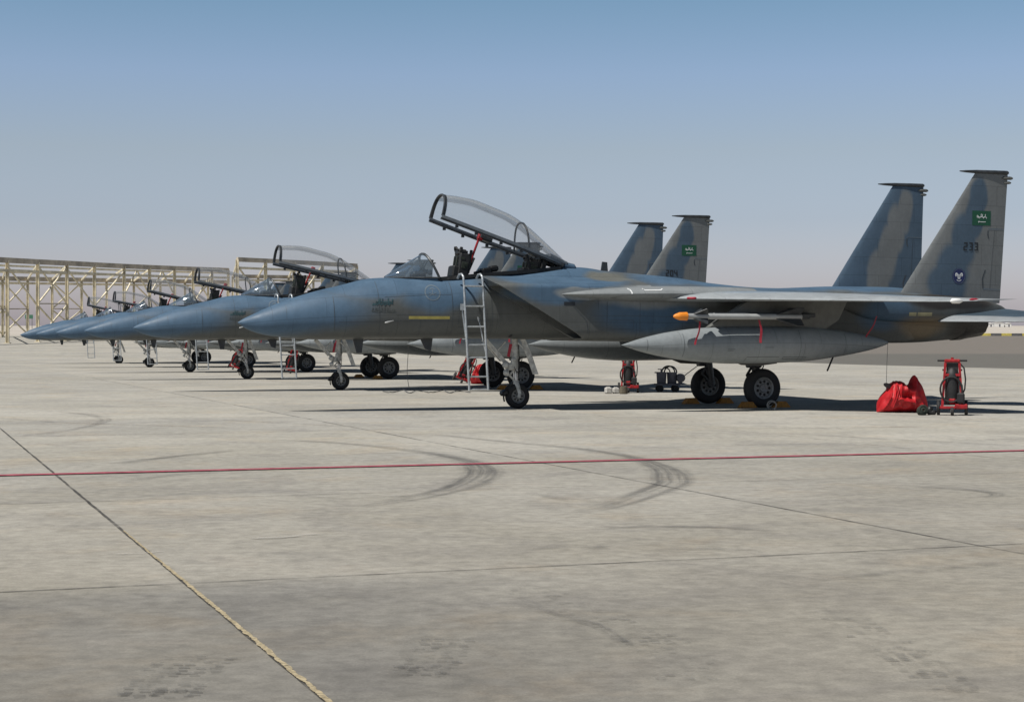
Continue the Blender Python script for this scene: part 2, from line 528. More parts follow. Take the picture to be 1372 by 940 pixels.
GD = [(-60, 0), (0, 0), (60, 0), (104, 0), (112, .01), (125, .10), (140, .27), (160, .58), (180, .90), (200, 1.24), (225, 1.76), (250, 2.30),
      (300, 2.85), (400, 3.8), (600, 5.6), (1000, 9.2), (2000, 18.2), (4000, 36.2), (7000, 63)]


def gz(y):
    return float(np.interp(y, [a for a, b in GD], [b for a, b in GD]))


g = MB()
xs = [-5000, -2000, -800, -300, -120, -60, -30, -15, 0, 15, 30, 60, 120, 300, 800, 2000, 5000]
vs = [(x, y, z) for y, z in GD for x in xs]
fs = []
nx = len(xs)
for i in range(len(GD) - 1):
    for j in range(nx - 1):
        fs.append((i * nx + j, i * nx + j + 1, (i + 1) * nx + j + 1, (i + 1) * nx + j))
g.add(vs, fs)
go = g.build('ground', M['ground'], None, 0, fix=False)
go.data.polygons.foreach_set('use_smooth', [True] * len(go.data.polygons))
tag(go, kind='structure')


def flat_mat(name, col, var=.3, scale=12.0, alpha=None, streak=None, broken=None):
    """thin marks on the concrete: colour with wear holes"""
    t = NT(name)
    geo = t.n('ShaderNodeNewGeometry')
    pos = geo.outputs['Position']
    nz = t.noise(pos, scale, 6, .65)
    f = t.mapr(nz, .3, .7, 1 - var, 1 + var)
    c = t.mix(1.0, col, t.n('ShaderNodeCombineColor', {0: f, 1: f, 2: f}).outputs[0], 'MULTIPLY')
    b = t.bsdf(c, .85, 0, .25)
    a = None
    if alpha:
        uv = t.n('ShaderNodeTexCoord').outputs['UV']
        su = t.n('ShaderNodeSeparateXYZ', {0: uv})
        edge = t.math('MULTIPLY', t.mapr(su.outputs[1], 0, .3), t.mapr(su.outputs[1], 1, .7))
        ends = t.math('MULTIPLY', t.mapr(su.outputs[0], 0, .14), t.mapr(su.outputs[0], 1, .86))
        n2 = t.noise(pos, alpha[1], 5, .7)
        a = t.math('MULTIPLY', t.math('MULTIPLY', edge, ends), t.mapr(n2, alpha[2], alpha[3], alpha[4], alpha[0]))
        if streak:
            ns = t.noise(t.mapping(uv, (streak[0], streak[1], 1)), 1.0, 4, .65)
            a = t.math('MULTIPLY', a, t.mapr(ns, .34, .66, .12, 1.0))
    if broken:
        n3 = t.noise(pos, broken[0], 5, .7)
        a = t.mapr(n3, broken[1], broken[2], broken[3], broken[4])
    if a is not None: t.set(b.inputs['Alpha'], a)
    return t.mat


def strip(name, pts, widths, mat, z=.004, jag=0.0, seed=1, sub=1, kind='structure'):
    """a flat ribbon on the apron along world points"""
    rnd = random.Random(seed)
    P = []
    pts = [Vector((p[0], p[1], 0)) for p in pts]
    for i in range(len(pts) - 1):
        for k in range(sub):
            P.append(pts[i].lerp(pts[i + 1], k / sub))
    P.append(pts[-1])
    W = np.interp(np.linspace(0, 1, len(P)), np.linspace(0, 1, len(widths)), widths) if isinstance(widths, (list, tuple)) else [widths] * len(P)
    L = [0.0]
    for i in range(1, len(P)): L.append(L[-1] + (P[i] - P[i - 1]).length)
    from mathutils import noise as mn
    vs = []; uvs = []
    for i, p in enumerate(P):
        tdir = (P[min(i + 1, len(P) - 1)] - P[max(i - 1, 0)]).normalized()
        nrm = Vector((-tdir.y, tdir.x, 0))
        e1 = mn.noise(Vector((L[i] * 3.1, seed, 0))) * .9 + mn.noise(Vector((L[i] * 11, seed, 3))) * .8 + .25 * rnd.uniform(-1, 1)
        e2 = mn.noise(Vector((L[i] * 3.1, seed, 7))) * .9 + mn.noise(Vector((L[i] * 11, seed, 9))) * .8 + .25 * rnd.uniform(-1, 1)
        a = W[i] / 2 * max(.15, 1 + jag * e1); b = W[i] / 2 * max(.15, 1 + jag * e2)
        for q, v in ((p - nrm * a, 0), (p + nrm * b, 1)):
            vs.append((q.x, q.y, z + gz(q.y))); uvs.append((L[i] / L[-1], v))
    fs = [(2 * i, 2 * i + 1, 2 * i + 3, 2 * i + 2) for i in range(len(P) - 1)]
    me = bpy.data.meshes.new(name)
    me.from_pydata(vs, [], fs)
    uvl = me.uv_layers.new(name='UVMap')
    for lp in me.loops: uvl.data[lp.index].uv = uvs[lp.vertex_index]
    me.materials.append(mat)
    o = bpy.data.objects.new(name, me)
    COL.objects.link(o)
    o['kind'] = kind
    return o


M['sealant'] = flat_mat('sandy_joint_sealant', (.37, .31, .20), .35, 30, broken=(9.0, .25, .45, .3, 1.0))
M['joint'] = flat_mat('dark_joint_gap', (.075, .072, .066), .5, 9, broken=(2.2, .34, .62, .25, .95))
M['jointthin'] = flat_mat('thin_joint_gap', (.09, .086, .08), .5, 9, broken=(1.3, .36, .62, .25, .85))
M['jointfaint'] = flat_mat('faint_joint', (.15, .143, .13), .4, 5, broken=(.8, .36, .66, .05, .6))
M['redline'] = flat_mat('red_apron_line', (.33, .065, .095), .3, 6, broken=(5.0, .22, .5, .6, .96))
M['tyre'] = flat_mat('tyre_rubber_mark', (.075, .076, .08), .2, 5, alpha=(.46, 3.0, .22, .62, .26), streak=(3, 6))
M['tyrelight'] = flat_mat('light_tyre_mark', (.10, .10, .103), .2, 5, alpha=(.40, 3.0, .33, .68, .05), streak=(4, 7))
M['scuff'] = flat_mat('pale_scuff', (.46, .44, .40), .1, 8, alpha=(.5, 6.0, .3, .6, .1))


def joint_line(ax=None, lat=None, a=0, b=1):
    n = 60
    if ax is not None: return [rowpt(ax, a + (b - a) * k / n) for k in range(n + 1)]
    return [rowpt(a + (b - a) * k / n, lat) for k in range(n + 1)]


LATc = -37.03 * CT + O1.x * ST  # lateral coordinate of the camera foot
S = 5.9
# joints that run away from the camera
strip('pavement_joint', joint_line(ax=SLAB_AX, a=SLAB_LAT - 8, b=SLAB_LAT + 60), .03, M['joint'], .004, .5, 2, 4)
strip('joint_sealant', joint_line(ax=SLAB_AX + .004, a=SLAB_LAT - 6.5, b=SLAB_LAT + 3.2), [.030, .028, .026, .012], M['sealant'], .008, .9, 3, 8)
for k, (w, mt) in {1: (.028, 'joint'), 2: (.03, 'joint'), 3: (.03, 'joint'), -1: (.03, 'joint'), -2: (.03, 'joint')}.items():
    strip('pavement_joint', joint_line(ax=SLAB_AX + k * (S + .05), a=SLAB_LAT - 9, b=SLAB_LAT + 62), w, M['jointthin' if k == 1 else 'jointfaint'], .004, .5, 10 + k, 4)
# cross joints
strip('pavement_joint', joint_line(lat=SLAB_LAT, a=SLAB_AX - 14, b=SLAB_AX + 30), .022, M['jointthin'], .0045, .6, 5, 5)
for k in range(1, 9):
    strip('pavement_joint', joint_line(lat=SLAB_LAT + k * S, a=SLAB_AX - 40, b=SLAB_AX + 60), .03, M['jointfaint'], .0045, .5, 30 + k, 3)
# red line
pa, pb = gp(0, 637.5), gp(1372, 604)
dr = (pb - pa)
strip('painted_red_line', [pa - dr * 1.2 + dr * 3.4 * k / 120 for k in range(121)], .19, M['redline'], .012, .06, 7)


def curve_px(px):
    """smooth curve through picture points dropped on the ground"""
    P = [gp(*p) for p in px]
    t = list(range(len(P)))
    q = np.linspace(0, len(P) - 1, 14 * (len(P) - 1) + 1)
    x = pchip(t, [p.x for p in P], q); y = pchip(t, [p.y for p in P], q)
    return [Vector((a, b, 0)) for a, b in zip(x, y)]


TM = [([(330, 588), (430, 592), (520, 600), (590, 610), (637, 622), (646, 634), (622, 650), (570, 664), (500, 676), (430, 686)], [.25, .3, .35, .45, .65, .6, .45, .35, .3], 'tyre'),
      ([(560, 580), (680, 592), (780, 602), (850, 614), (893, 630), (900, 645), (870, 660), (810, 680), (740, 694)], [.25, .3, .35, .5, .65, .55, .4, .3], 'tyre'),
      ([(150, 622), (230, 612), (320, 603)], .3, 'tyre'), ([(170, 644), (240, 636), (300, 632)], .3, 'tyrelight'),
      ([(0, 588), (60, 581), (110, 573), (140, 564), (120, 556), (60, 550)], .35, 'tyrelight'),
      ([(0, 560), (80, 566), (200, 570), (330, 574)], .3, 'tyrelight'), ([(250, 560), (360, 566), (480, 572)], .3, 'tyrelight'),
      ([(800, 708), (880, 706), (960, 707), (1040, 712)], .16, 'tyre'), ([(700, 736), (760, 734), (820, 733)], .14, 'tyrelight'),
      ([(860, 740), (930, 736), (1000, 738), (1030, 748)], .18, 'tyrelight'), ([(1000, 770), (1100, 776), (1200, 768), (1372, 752)], .22, 'tyrelight'),
      ([(1220, 652), (1290, 656), (1335, 662), (1318, 668)], .2, 'tyre'), ([(1040, 580), (1180, 588), (1372, 598)], .3, 'tyrelight'),
      ([(690, 800), (740, 822), (800, 840), (850, 870)], .12, 'tyrelight'), ([(380, 664), (460, 668), (560, 664)], .14, 'tyrelight'),
      ([(700, 660), (780, 672), (860, 676)], .2, 'tyrelight'), ([(900, 570), (1050, 574), (1240, 572)], .35, 'tyrelight')]
for i, (p, w, m) in enumerate(TM):
    strip('tyre_mark', curve_px(p), w, M[m], .0065 + i * .0003, .08, 50 + i)
strip('concrete_scuff', curve_px([(150, 743), (185, 742), (222, 739)]), .09, M['scuff'], .0062, .3, 90)
strip('concrete_scuff', curve_px([(330, 722), (380, 720), (430, 715)]), .12, M['scuff'], .0062, .3, 91)


# tread prints: short blocks left by a chunky tyre
def treads(px, rows, seed):
    rnd = random.Random(seed)
    C = curve_px(px)
    mb = MB()
    tot = len(C)
    step = max(1, tot // 22)
    for i in range(0, tot - 1, step):
        p = C[i]; d = (C[min(i + 1, tot - 1)] - C[max(i - 1, 0)]).normalized(); nrm = Vector((-d.y, d.x, 0))
        for r_ in range(rows):
            if rnd.random() < .35: continue
            o = nrm * ((r_ - (rows - 1) / 2) * .075 + rnd.uniform(-.016, .016)) + d * (.03 * (r_ % 2) + rnd.uniform(-.015, .015))
            w, h = .028 + rnd.uniform(-.006, .006), .018 + rnd.uniform(-.004, .004)
            q = [p + o + nrm * a + d * b for a, b in ((-w, -h), (w * .8, -h), (w, h), (-w * .7, h))]
            mb.add([(v.x, v.y, .0072) for v in q], [(0, 1, 2, 3)])
    o = mb.build('tyre_tread_prints', M['treadm'], None, 0, fix=False)
    o['kind'] = 'structure'


M['treadm'] = flat_mat('faint_tread_print', (.14, .137, .13), .22, 14, broken=(3.0, .38, .66, .02, .36))
treads([(700, 790), (800, 822), (860, 850), (905, 880), (930, 915)], 5, 1)
treads([(1130, 830), (1200, 870), (1240, 895), (1275, 930)], 4, 2)
treads([(600, 855), (580, 885), (555, 905)], 4, 3)
treads([(270, 880), (230, 910), (205, 935)], 5, 4)


# ------------------------------------------------------------------ the jet: shapes
def super_ring(x, top, bot, w, zm, nu, nl, n=40):
    ring = []
    for k in range(n):
        a = 2 * math.pi * k / n
        ca, sa = math.cos(a), math.sin(a)
        e = 2 / (nu if sa >= 0 else nl)
        y = w * math.copysign(abs(ca) ** e, ca)
        hz = (top - zm) if sa >= 0 else (zm - bot)
        z = zm + hz * math.copysign(abs(sa) ** e, sa)
        ring.append((x, y, z))
    return ring


def fuselage():
    mb = MB()
    # forebody
    xs = [0, .12, .33, .63, .95, 1.26, 1.75, 2.21, 2.97, 3.3, 3.8, 4.42, 5.2, 6.0, 6.85, 7.4, 7.9, 8.6, 9.3]
    top = [1.937, 2.015, 2.115, 2.255, 2.385, 2.495, 2.64, 2.75, 2.925, 2.945, 2.95, 2.955, 3.01, 3.08, 3.16, 3.235, 3.243, 3.16, 3.0]
    bot = [1.937, 1.845, 1.745, 1.665, 1.625, 1.60, 1.572, 1.575, 1.588, 1.59, 1.592, 1.594, 1.594, 1.59, 1.575, 1.58, 1.6, 1.7, 1.8]
    hw = [0, .08, .17, .285, .375, .45, .54, .61, .70, .725, .76, .80, .83, .85, .86, .86, .84, .80, .7]
    zm = [1.937, 1.93, 1.93, 1.95, 1.985, 2.02, 2.08, 2.13, 2.2, 2.22, 2.25, 2.28, 2.3, 2.32, 2.35, 2.4, 2.4, 2.4, 2.4]
    nu = [2, 2, 2, 2, 2, 2, 2.02, 2.05, 2.15, 2.25, 2.4, 2.55, 2.55, 2.5, 2.4, 2.1, 1.9, 1.8, 1.8]
    nl = [2, 2, 2, 2, 2.05, 2.1, 2.3, 2.5, 2.8, 2.9, 3, 3.1, 3.2, 3.3, 3.3, 3.3, 3, 3, 3]
    q = np.concatenate([np.linspace(0, .3, 7)[:-1] ** 1.0, np.linspace(.3, 9.3, 70)])
    T, B, W, Z, U, L = [pchip(xs, a, q) for a in (top, bot, hw, zm, nu, nl)]
    rings = [super_ring(x, T[i], B[i], max(W[i], .004), Z[i], U[i], L[i], 48) for i, x in enumerate(q)]
    mb.loft(rings, True, True, True)
    # centre body with the flat back, from behind the cockpit to between the engines
    cx = [7.7, 8.3, 9.2, 10.2, 11.2, 12.6, 14.4, 15.6, 16.6, 17.3]
    P = [([0] * 10, [3.17, 3.175, 3.115, 3.035, 2.905, 2.80, 2.855, 2.86, 2.80, 2.62]),
         ([.35] * 10, [3.10, 3.12, 3.08, 3.01, 2.895, 2.795, 2.855, 2.855, 2.79, 2.60]),
         ([.75] * 10, [2.90, 2.915, 2.90, 2.88, 2.84, 2.785, 2.845, 2.845, 2.77, 2.58]),
         ([1.25] * 10, [2.78, 2.78, 2.775, 2.78, 2.775, 2.765, 2.80, 2.79, 2.70, 2.55]),
         ([1.64] * 8 + [1.4, 1.2], [2.74, 2.72, 2.70, 2.70, 2.70, 2.70, 2.72, 2.70, 2.62, 2.48]),
         ([1.75] * 8 + [1.45, 1.22], [2.55, 2.54, 2.52, 2.52, 2.52, 2.52, 2.55, 2.55, 2.5, 2.4]),
         ([1.74] * 7 + [1.7, 1.4, 1.2], [1.95, 1.95, 1.95, 1.95, 1.95, 1.95, 1.95, 1.95, 2.1, 2.2]),
         ([1.66] * 7 + [1.6, 1.3, 1.1], [1.67, 1.66, 1.66, 1.64, 1.63, 1.62, 1.62, 1.62, 1.9, 2.1]),
         ([1.42] * 7 + [1.35, 1.1, .9], [1.56, 1.55, 1.54, 1.53, 1.52, 1.50, 1.50, 1.50, 1.75, 2.0]),
         ([.0] * 10, [1.56, 1.55, 1.54, 1.53, 1.52, 1.50, 1.50, 1.50, 1.75, 2.0])]
    qx = np.linspace(7.7, 17.3, 60)
    Y = [pchip(cx, a, qx) for a, b in P]; Zz = [pchip(cx, b, qx) for a, b in P]
    rings = []
    for i, x in enumerate(qx):
        kp = [(Y[k][i], Zz[k][i]) for k in range(len(P))]
        # catmull-rom over the half outline
        half = []
        ext = [(-kp[1][0], kp[1][1])] + kp + [(-kp[-2][0], kp[-2][1])]
        for k in range(len(kp) - 1):
            p0, p1, p2, p3 = [np.array(e) for e in ext[k:k + 4]]
            for u in (0, .25, .5, .75):
                half.append(tuple(.5 * ((2 * p1) + (-p0 + p2) * u + (2 * p0 - 5 * p1 + 4 * p2 - p3) * u * u + (-p0 + 3 * p1 - 3 * p2 + p3) * u**3)))
        half.append(kp[-1])
        ring = [(x, y, z) for y, z in half] + [(x, -y, z) for y, z in reversed(half[1:-1])]
        rings.append(ring)
    mb.loft(rings, True, True, True)
    for sgn in (-1, 1):
        # air intake nacelle with raked lip and a hollow duct
        def sec(inset, tt, xe, dx=0.0):
            zt, zb, yo = 2.79 - inset, 1.565 + inset, 1.74 - inset
            yi = .93 + inset if inset else .90
            pts = []
            rt, rb = .10, .22
            pts.append((.60 if not inset else yi, zt + (.20 if not inset else -.0)))
            for a in np.linspace(90, 0, 6): pts.append((yo - rt + rt * math.cos(R(a)), zt - rt + rt * math.sin(R(a))))
            pts.append((yo + .012, (zt + zb) / 2))
            for a in np.linspace(0, -90, 8): pts.append((yo - rb + rb * math.cos(R(a)), zb + rb + rb * math.sin(R(a))))
            pts.append((yi + .1, zb)); pts.append((yi, zb + .1)); pts.append((yi, (zt + zb) / 2)); pts.append((yi, zt - .12))
            out = []
            for y, z in pts:
                xl = 5.33 + np.clip((2.79 - z) / (2.79 - 1.565), 0, 1) * 2.12
                out.append((xl + (xe - xl) * tt + dx, sgn * y, z))
            return out
        outer = [sec(0, t_, 9.0) for t_ in np.linspace(0, 1, 14)]
        inner = [sec(.035, t_, 9.0, .0) for t_ in (0.0, .1, .3, .6)]
        mb.loft(outer, True)
        mb.loft([outer[0], inner[0]], True)
        mb.loft(inner[:3], True)
        mb.loft(inner[2:], True, False, True, 1)
        # wing root glove: long pointed fairing on the shoulder
        rg = []
        for u in np.linspace(0, 1, 26):
            x = 6.78 + u * 4.6
            e = min(1.0, u / .55)
            ry = .50 * math.sin(e * math.pi / 2) ** .9 + .002; rz = .155 * math.sin(e * math.pi / 2) ** .8 + .002
            zc = 2.565 + .035 * e - .02 * u
            rg.append([(x, sgn * (1.72 + .05 * e + ry * math.cos(a)), zc + rz * math.sin(a) * (1.15 if math.sin(a) > 0 else 1.0)) for a in np.linspace(0, 2 * math.pi, 21)[:-1]])
        mb.loft(rg, True, True, True)
        # engine bay and tail boom
        ex = [13.5, 14.6, 15.6, 16.4, 17.0, 17.5]
        W = [.84, .84, .80, .70, .61, .55]; T = [2.66, 2.66, 2.64, 2.60, 2.58, 2.57]; B = [1.505, 1.495, 1.49, 1.505, 1.545, 1.585]; N = [3.4, 3.2, 2.9, 2.5, 2.2, 2.0]
        qq = np.linspace(13.5, 17.5, 22)
        a_, b_, c_, d_ = [pchip(ex, k, qq) for k in (W, T, B, N)]
        rgs = []
        for i, x in enumerate(qq):
            rgs.append([(px, sgn * .9 + py, pz) for px, py, pz in super_ring(x, b_[i], c_[i], a_[i], (b_[i] + c_[i]) / 2, d_[i], d_[i], 32)])
        mb.loft(rgs, True, True, True)
        bx = [13.8, 14.6, 15.6, 17.0, 18.1, 18.42]
        W = [.10, .2, .24, .22, .15, .06]; T = [2.64, 2.70, 2.68, 2.60, 2.44, 2.28]; B = [2.3, 2.05, 1.98, 2.02, 2.10, 2.20]
        qq = np.linspace(13.8, 18.42, 24)
        a_, b_, c_ = [pchip(bx, k, qq) for k in (W, T, B)]
        rgs = []
        for i, x in enumerate(qq):
            rgs.append([(px, sgn * 1.74 + py, pz) for px, py, pz in super_ring(x, b_[i], c_[i], a_[i], (b_[i] + c_[i]) / 2, 3, 3, 24)])
        mb.loft(rgs, True, True, True)
    return mb


def foil_ring(xle, xte, y, zle, zmid, zte, th, n=14):
    up, lo = [], []
    c = xte - xle
    for k in range(n + 1):
        u = .5 * (1 - math.cos(math.pi * k / n))
        yt = 5 * th / 1.0 * (.2969 * math.sqrt(u) - .1260 * u - .3516 * u * u + .2843 * u**3 - .1030 * u**4) * 1.0
        zc = float(pchip([0, .18, .45, 1], [zle, zle + .65 * (zmid - zle), zmid, zte], u)[0])
        up.append((xle + c * u, y, zc + yt)); lo.append((xle + c * u, y, zc - yt))
    return up + list(reversed(lo[1:-1]))


def wing(sg):
    mb = MB()
    rings = []
    for y, xl, xt, zl, zm, zt, th in [(1.5, 8.75, 14.75, 2.50, 2.56, 2.58, .24), (2.15, 9.28, 14.78, 2.485, 2.555, 2.56, .24), (3.2, 10.3, 14.88, 2.455, 2.53, 2.53, .19),
                                      (4.5, 11.58, 15.0, 2.415, 2.485, 2.485, .135), (5.6, 12.68, 15.1, 2.38, 2.435, 2.445, .09), (6.15, 13.25, 15.16, 2.362, 2.41, 2.425, .065),
                                      (6.38, 13.62, 15.2, 2.36, 2.40, 2.42, .05), (6.52, 14.2, 15.24, 2.37, 2.40, 2.42, .03)]:
        rings.append(foil_ring(xl, xt, sg * y, zl, zm, zt, th))
    mb.loft(rings, True, True, True)
    return mb


def fin(sg):
    mb = MB()
    rings = []
    for z, xl, xt, th in [(2.45, 15.28, 18.22, .13), (2.65, 15.42, 18.235, .125), (3.6, 16.08, 18.285, .10), (4.6, 16.78, 18.335, .07), (5.45, 17.37, 18.38, .045), (5.575, 17.46, 18.385, .035)]:
        y = sg * (1.72 + (z - 2.65) * .03)
        c = xt - xl
        up, lo = [], []
        for k in range(13):
            u = .5 * (1 - math.cos(math.pi * k / 12))
            yt = 5 * th * (.2969 * math.sqrt(u) - .1260 * u - .3516 * u * u + .2843 * u**3 - .1030 * u**4)
            up.append((xl + c * u, y + yt, z)); lo.append((xl + c * u, y - yt, z))
        rings.append(up + list(reversed(lo[1:-1])))
    mb.loft(rings, True, True, True)
    return mb


def fin_pod(sg):
    mb = MB()
    y = sg * 1.81
    mb.lathe([(17.02, .012), (17.2, .03), (17.5, .045), (18.0, .05), (18.36, .05), (18.4, .03)], (0, y, 5.60), 'X', 10, True, True)
    return mb


def fin_lights(sg):
    mb = MB()
    y = sg * 1.81
    for z, x0, x1, r in ((5.47, 18.2, 18.52, .042), (5.36, 18.27, 18.47, .036)):
        mb.lathe([(x0, .01), (x0 + .08, r), (x1 - .05, r), (x1, r * .5)], (0, y, z), 'X', 10, True, True)
    return mb


def stab(sg):
    mb = MB()
    rings = []
    for y, xl, xt, zl, zt, th in [(1.9, 16.36, 18.25, 2.005, 2.315, .12), (2.6, 17.03, 18.52, 1.997, 2.235, .11), (3.1, 17.52, 18.75, 1.99, 2.17, .095), (3.12, 17.25, 18.76, 1.99, 2.17, .095), (4.1, 18.2, 19.2, 1.985, 2.10, .06), (4.3, 18.7, 19.3, 2.0, 2.09, .03)]:
        rings.append(foil_ring(xl, xt, sg * y, zl, zl + .45 * (zt - zl), zt, th))
    mb.loft(rings, True, True, True)
    return mb


def nozzle(sg):
    mb = MB()
    n = 30
    prof = [(17.42, .53), (17.6, .525), (17.85, .48), (18.2, .425), (18.21, .40), (17.9, .42), (17.5, .40)]
    rings = []
    for i, (x, r) in enumerate(prof):
        ring = []
        for k in range(n):
            a = 2 * math.pi * k / n
            rr = r * (1 + (.02 if k % 2 else -.02) * (1 if 1 < i else 0))
            ring.append((x, sg * .9 + rr * math.cos(a), 2.085 + rr * math.sin(a)))
        rings.append(ring)
    mb.loft(rings, True, False, True)
    return mb


def drop_tank(sg):
    mb = MB()
    px = [7.75, 7.85, 8.1, 8.5, 9.0, 9.6, 10.4, 11.4, 12.2, 12.9, 13.6, 14.1, 14.35]
    pr = [.004, .035, .115, .215, .305, .37, .41, .41, .385, .315, .215, .11, .03]
    q = np.linspace(7.75, 14.35, 46)
    r = pchip(px, pr, q)
    cz = np.interp(q, [7.75, 10.5, 14.35], [1.452, 1.452, 1.50])
    rings = [[(x, sg * 2.9 + rr * math.cos(a), c + rr * math.sin(a)) for a in np.linspace(0, 2 * math.pi, 29)[:-1]] for x, rr, c in zip(q, r, cz)]
    mb.loft(rings, True, True, True)
    # tail fins
    return mb


def pylon(sg):
    mb = MB()
    out = [(9.78, 1.84), (12.7, 1.80), (13.05, 2.02), (13.3, 2.50), (10.9, 2.52), (10.45, 2.25), (10.05, 2.02)]
    n = len(out)
    c = np.mean(out, axis=0)
    rings = []
    for d, k in ((-.075, .97), (-.06, 1.0), (.06, 1.0), (.075, .97)):
        rings.append([(c[0] + (a - c[0]) * k, sg * 2.9 + d, c[1] + (b - c[1]) * k) for a, b in out])
    mb.loft(rings, True, True, True)
    return mb


def missile(sg):
    y0 = sg * 3.38; z0 = 2.07
    b = MB()
    b.lathe([(9.02, .055), (9.1, .064), (11.85, .064), (11.86, .05)], (0, y0, z0), 'X', 14, True, True)
    fins = []
    for k in range(4):
        a = R(45 + 90 * k)
        d = Vector((0, math.cos(a), math.sin(a)))
        for (x0, x1, x2, l, hh) in ((9.2, 9.56, 9.50, .17, .012), (11.2, 11.82, 11.82, .22, .012)):
            f = MB()
            nn = Vector((1, 0, 0)).cross(d) * hh / 2
            base = Vector((0, y0, z0)) + d * .06
            p = [base + Vector((x0, 0, 0)), base + Vector((x1, 0, 0)), base + d * l + Vector((x2, 0, 0)), base + d * l + Vector((x0 + (x1 - x0) * .75, 0, 0))]
            f.add([q + nn for q in p] + [q - nn for q in p], [(0, 1, 2, 3), (7, 6, 5, 4), (0, 4, 5, 1), (1, 5, 6, 2), (2, 6, 7, 3), (3, 7, 4, 0)])
            fins.append(f)
    c = MB()
    c.lathe([(8.76, .02), (8.80, .05), (8.9, .085), (9.07, .092), (9.075, .06)], (0, y0, z0), 'X', 16, True, True)
    r = MB()
    r.box(((9.9 + 12.0) / 2, sg * 3.24, z0 + .02), (2.4, .12, .13), bev=.03)
    r.box((11.05, sg * 3.09, z0 + .04), (2.5, .32, .10), bev=.02)
    return b, fins, c, r


def ribbon_mesh(p, q, w, twist=0.0):
    mb = MB()
    p = Vector(p); q = Vector(q); rings = []
    for k in range(9):
        u = k / 8
        c = p.lerp(q, u) + Vector((.02 * math.sin(u * 5), .015 * math.sin(u * 7 + 1), 0))
        a = .4 * math.sin(u * 4 + twist)
        d = Vector((math.cos(a), math.sin(a), 0)) * w / 2
        nrm = Vector((-math.sin(a), math.cos(a), 0)) * .003
        rings.append([c - d - nrm, c + d - nrm, c + d + nrm, c - d + nrm])
    mb.loft(rings, True, True, True)
    return mb


# canopy --------------------------------------------------------------
HINGE = Vector((7.42, 0, 3.31))
PHI = R(19.0)


def c2l(x, z):
    dx, dz = x - HINGE.x, z - HINGE.z
    return (-dx * math.cos(PHI) + dz * math.sin(PHI), dx * math.sin(PHI) + dz * math.cos(PHI))


def l2c(u, y, v):
    return (-u * math.cos(PHI) + v * math.sin(PHI), y, u * math.sin(PHI) + v * math.cos(PHI))


TOPS = [c2l(*p) for p in [(4.60, 4.825), (5.0, 4.79), (5.47, 4.695), (6.08, 4.474), (6.55, 4.213), (7.0, 3.846), (7.47, 3.44)]]
RAILU = [c2l(4.455, 4.262)[0]]
UR = [RAILU[0], RAILU[0] * .855, RAILU[0] * .68, RAILU[0] * .455, RAILU[0] * .29, RAILU[0] * .13, -.02]
CW = [.47, .50, .515, .52, .49, .42, .30]


def canopy_sections(n=41):
    s0 = np.linspace(0, 6, 7)
    q = np.linspace(0, 6, n)
    return [np.array(pchip(s0, a, q)) for a in (UR, [t_[0] for t_ in TOPS], [t_[1] for t_ in TOPS], CW)]


def cpoint(ur, ut, vt, w, a):
    sa = math.sin(a)
    y = w * math.copysign(abs(math.cos(a)) ** .85, math.cos(a))
    v = vt * abs(sa) ** .85
    u = ur + (ut - ur) * abs(sa)
    return l2c(u, y, v)


def canopy(parent, mats):
    ur, ut, vt, w = canopy_sections()
    gl = MB()
    rings = [[cpoint(ur[i], ut[i], vt[i], w[i], a) for a in np.linspace(0, math.pi, 25)] for i in range(len(ur))]
    gl.loft(rings, False)
    fr = MB()

    def arch(i, r, sc=1.0):
        pts = [Vector(cpoint(ur[i], ut[i], vt[i] * sc, w[i] * sc, a)) for a in np.linspace(0, math.pi, 25)]
        fr.tube(pts, r, 8)
    arch(0, .022); arch(26, .023, .985)
    # flat band of the front bow
    ib, ob = [], []
    for a in np.linspace(0, math.pi, 25):
        for k_, sc_, L_ in ((0, 1.012, ob), (0, .955, ib)):
            L_.append((Vector(cpoint(ur[0], ut[0], vt[0] * sc_, w[0] * sc_, a)), Vector(cpoint(ur[1] + .0, ut[1], vt[1] * sc_, w[1] * sc_, a))))
    fr.loft([[o_[0], o_[1], i_[1], i_[0]] for o_, i_ in zip(ob, ib)], True, True, True)
    rl = MB()
    for sg in (-1, 1):
        for i in range(len(ur) - 1):
            p = Vector(l2c(ur[i], sg * w[i], -.012)); q_ = Vector(l2c(ur[i + 1], sg * w[i + 1], -.012))
            rl.bar(p, q_, .045, .062)
            p = Vector(l2c(ur[i], sg * (w[i] - .03), -.058)); q_ = Vector(l2c(ur[i + 1], sg * (w[i + 1] - .03), -.058))
            fr.bar(p, q_, .05, .05)
        # latch hooks
        for k in (6, 12, 18, 24, 30):
            fr.box(l2c(ur[k], sg * (w[k] - .03), -.11), (.07, .03, .06))
    # front sill of the canopy frame and rear bulkhead, mirrors
    rearw = w[34]
    fr.box(l2c(ur[36], 0, -.03), (.5, 2 * w[36] - .06, .07), Matrix.Rotation(-PHI, 3, 'Y').inverted() if False else Matrix.Rotation(PHI, 3, 'Y'))
    rl.box(l2c(.10, 0, .06), (.5, .5, .10), Matrix.Rotation(PHI + .1, 3, 'Y'), bev=.03)
    fr.box(l2c(ur[16], .10, -.02), (.34, .22, .16), Matrix.Rotation(PHI, 3, 'Y'), bev=.04)
    fr.box(l2c(ur[31], 0, .02), (.36, .26, .10), Matrix.Rotation(PHI, 3, 'Y'), bev=.03)
    o = fr.build('canopy', mats[0], parent, 30)
    o.location = HINGE
    g_ = gl.build('canopy_glass', mats[1], o, 60)
    r_ = rl.build('canopy_rail', mats[2], o, 30)
    return o


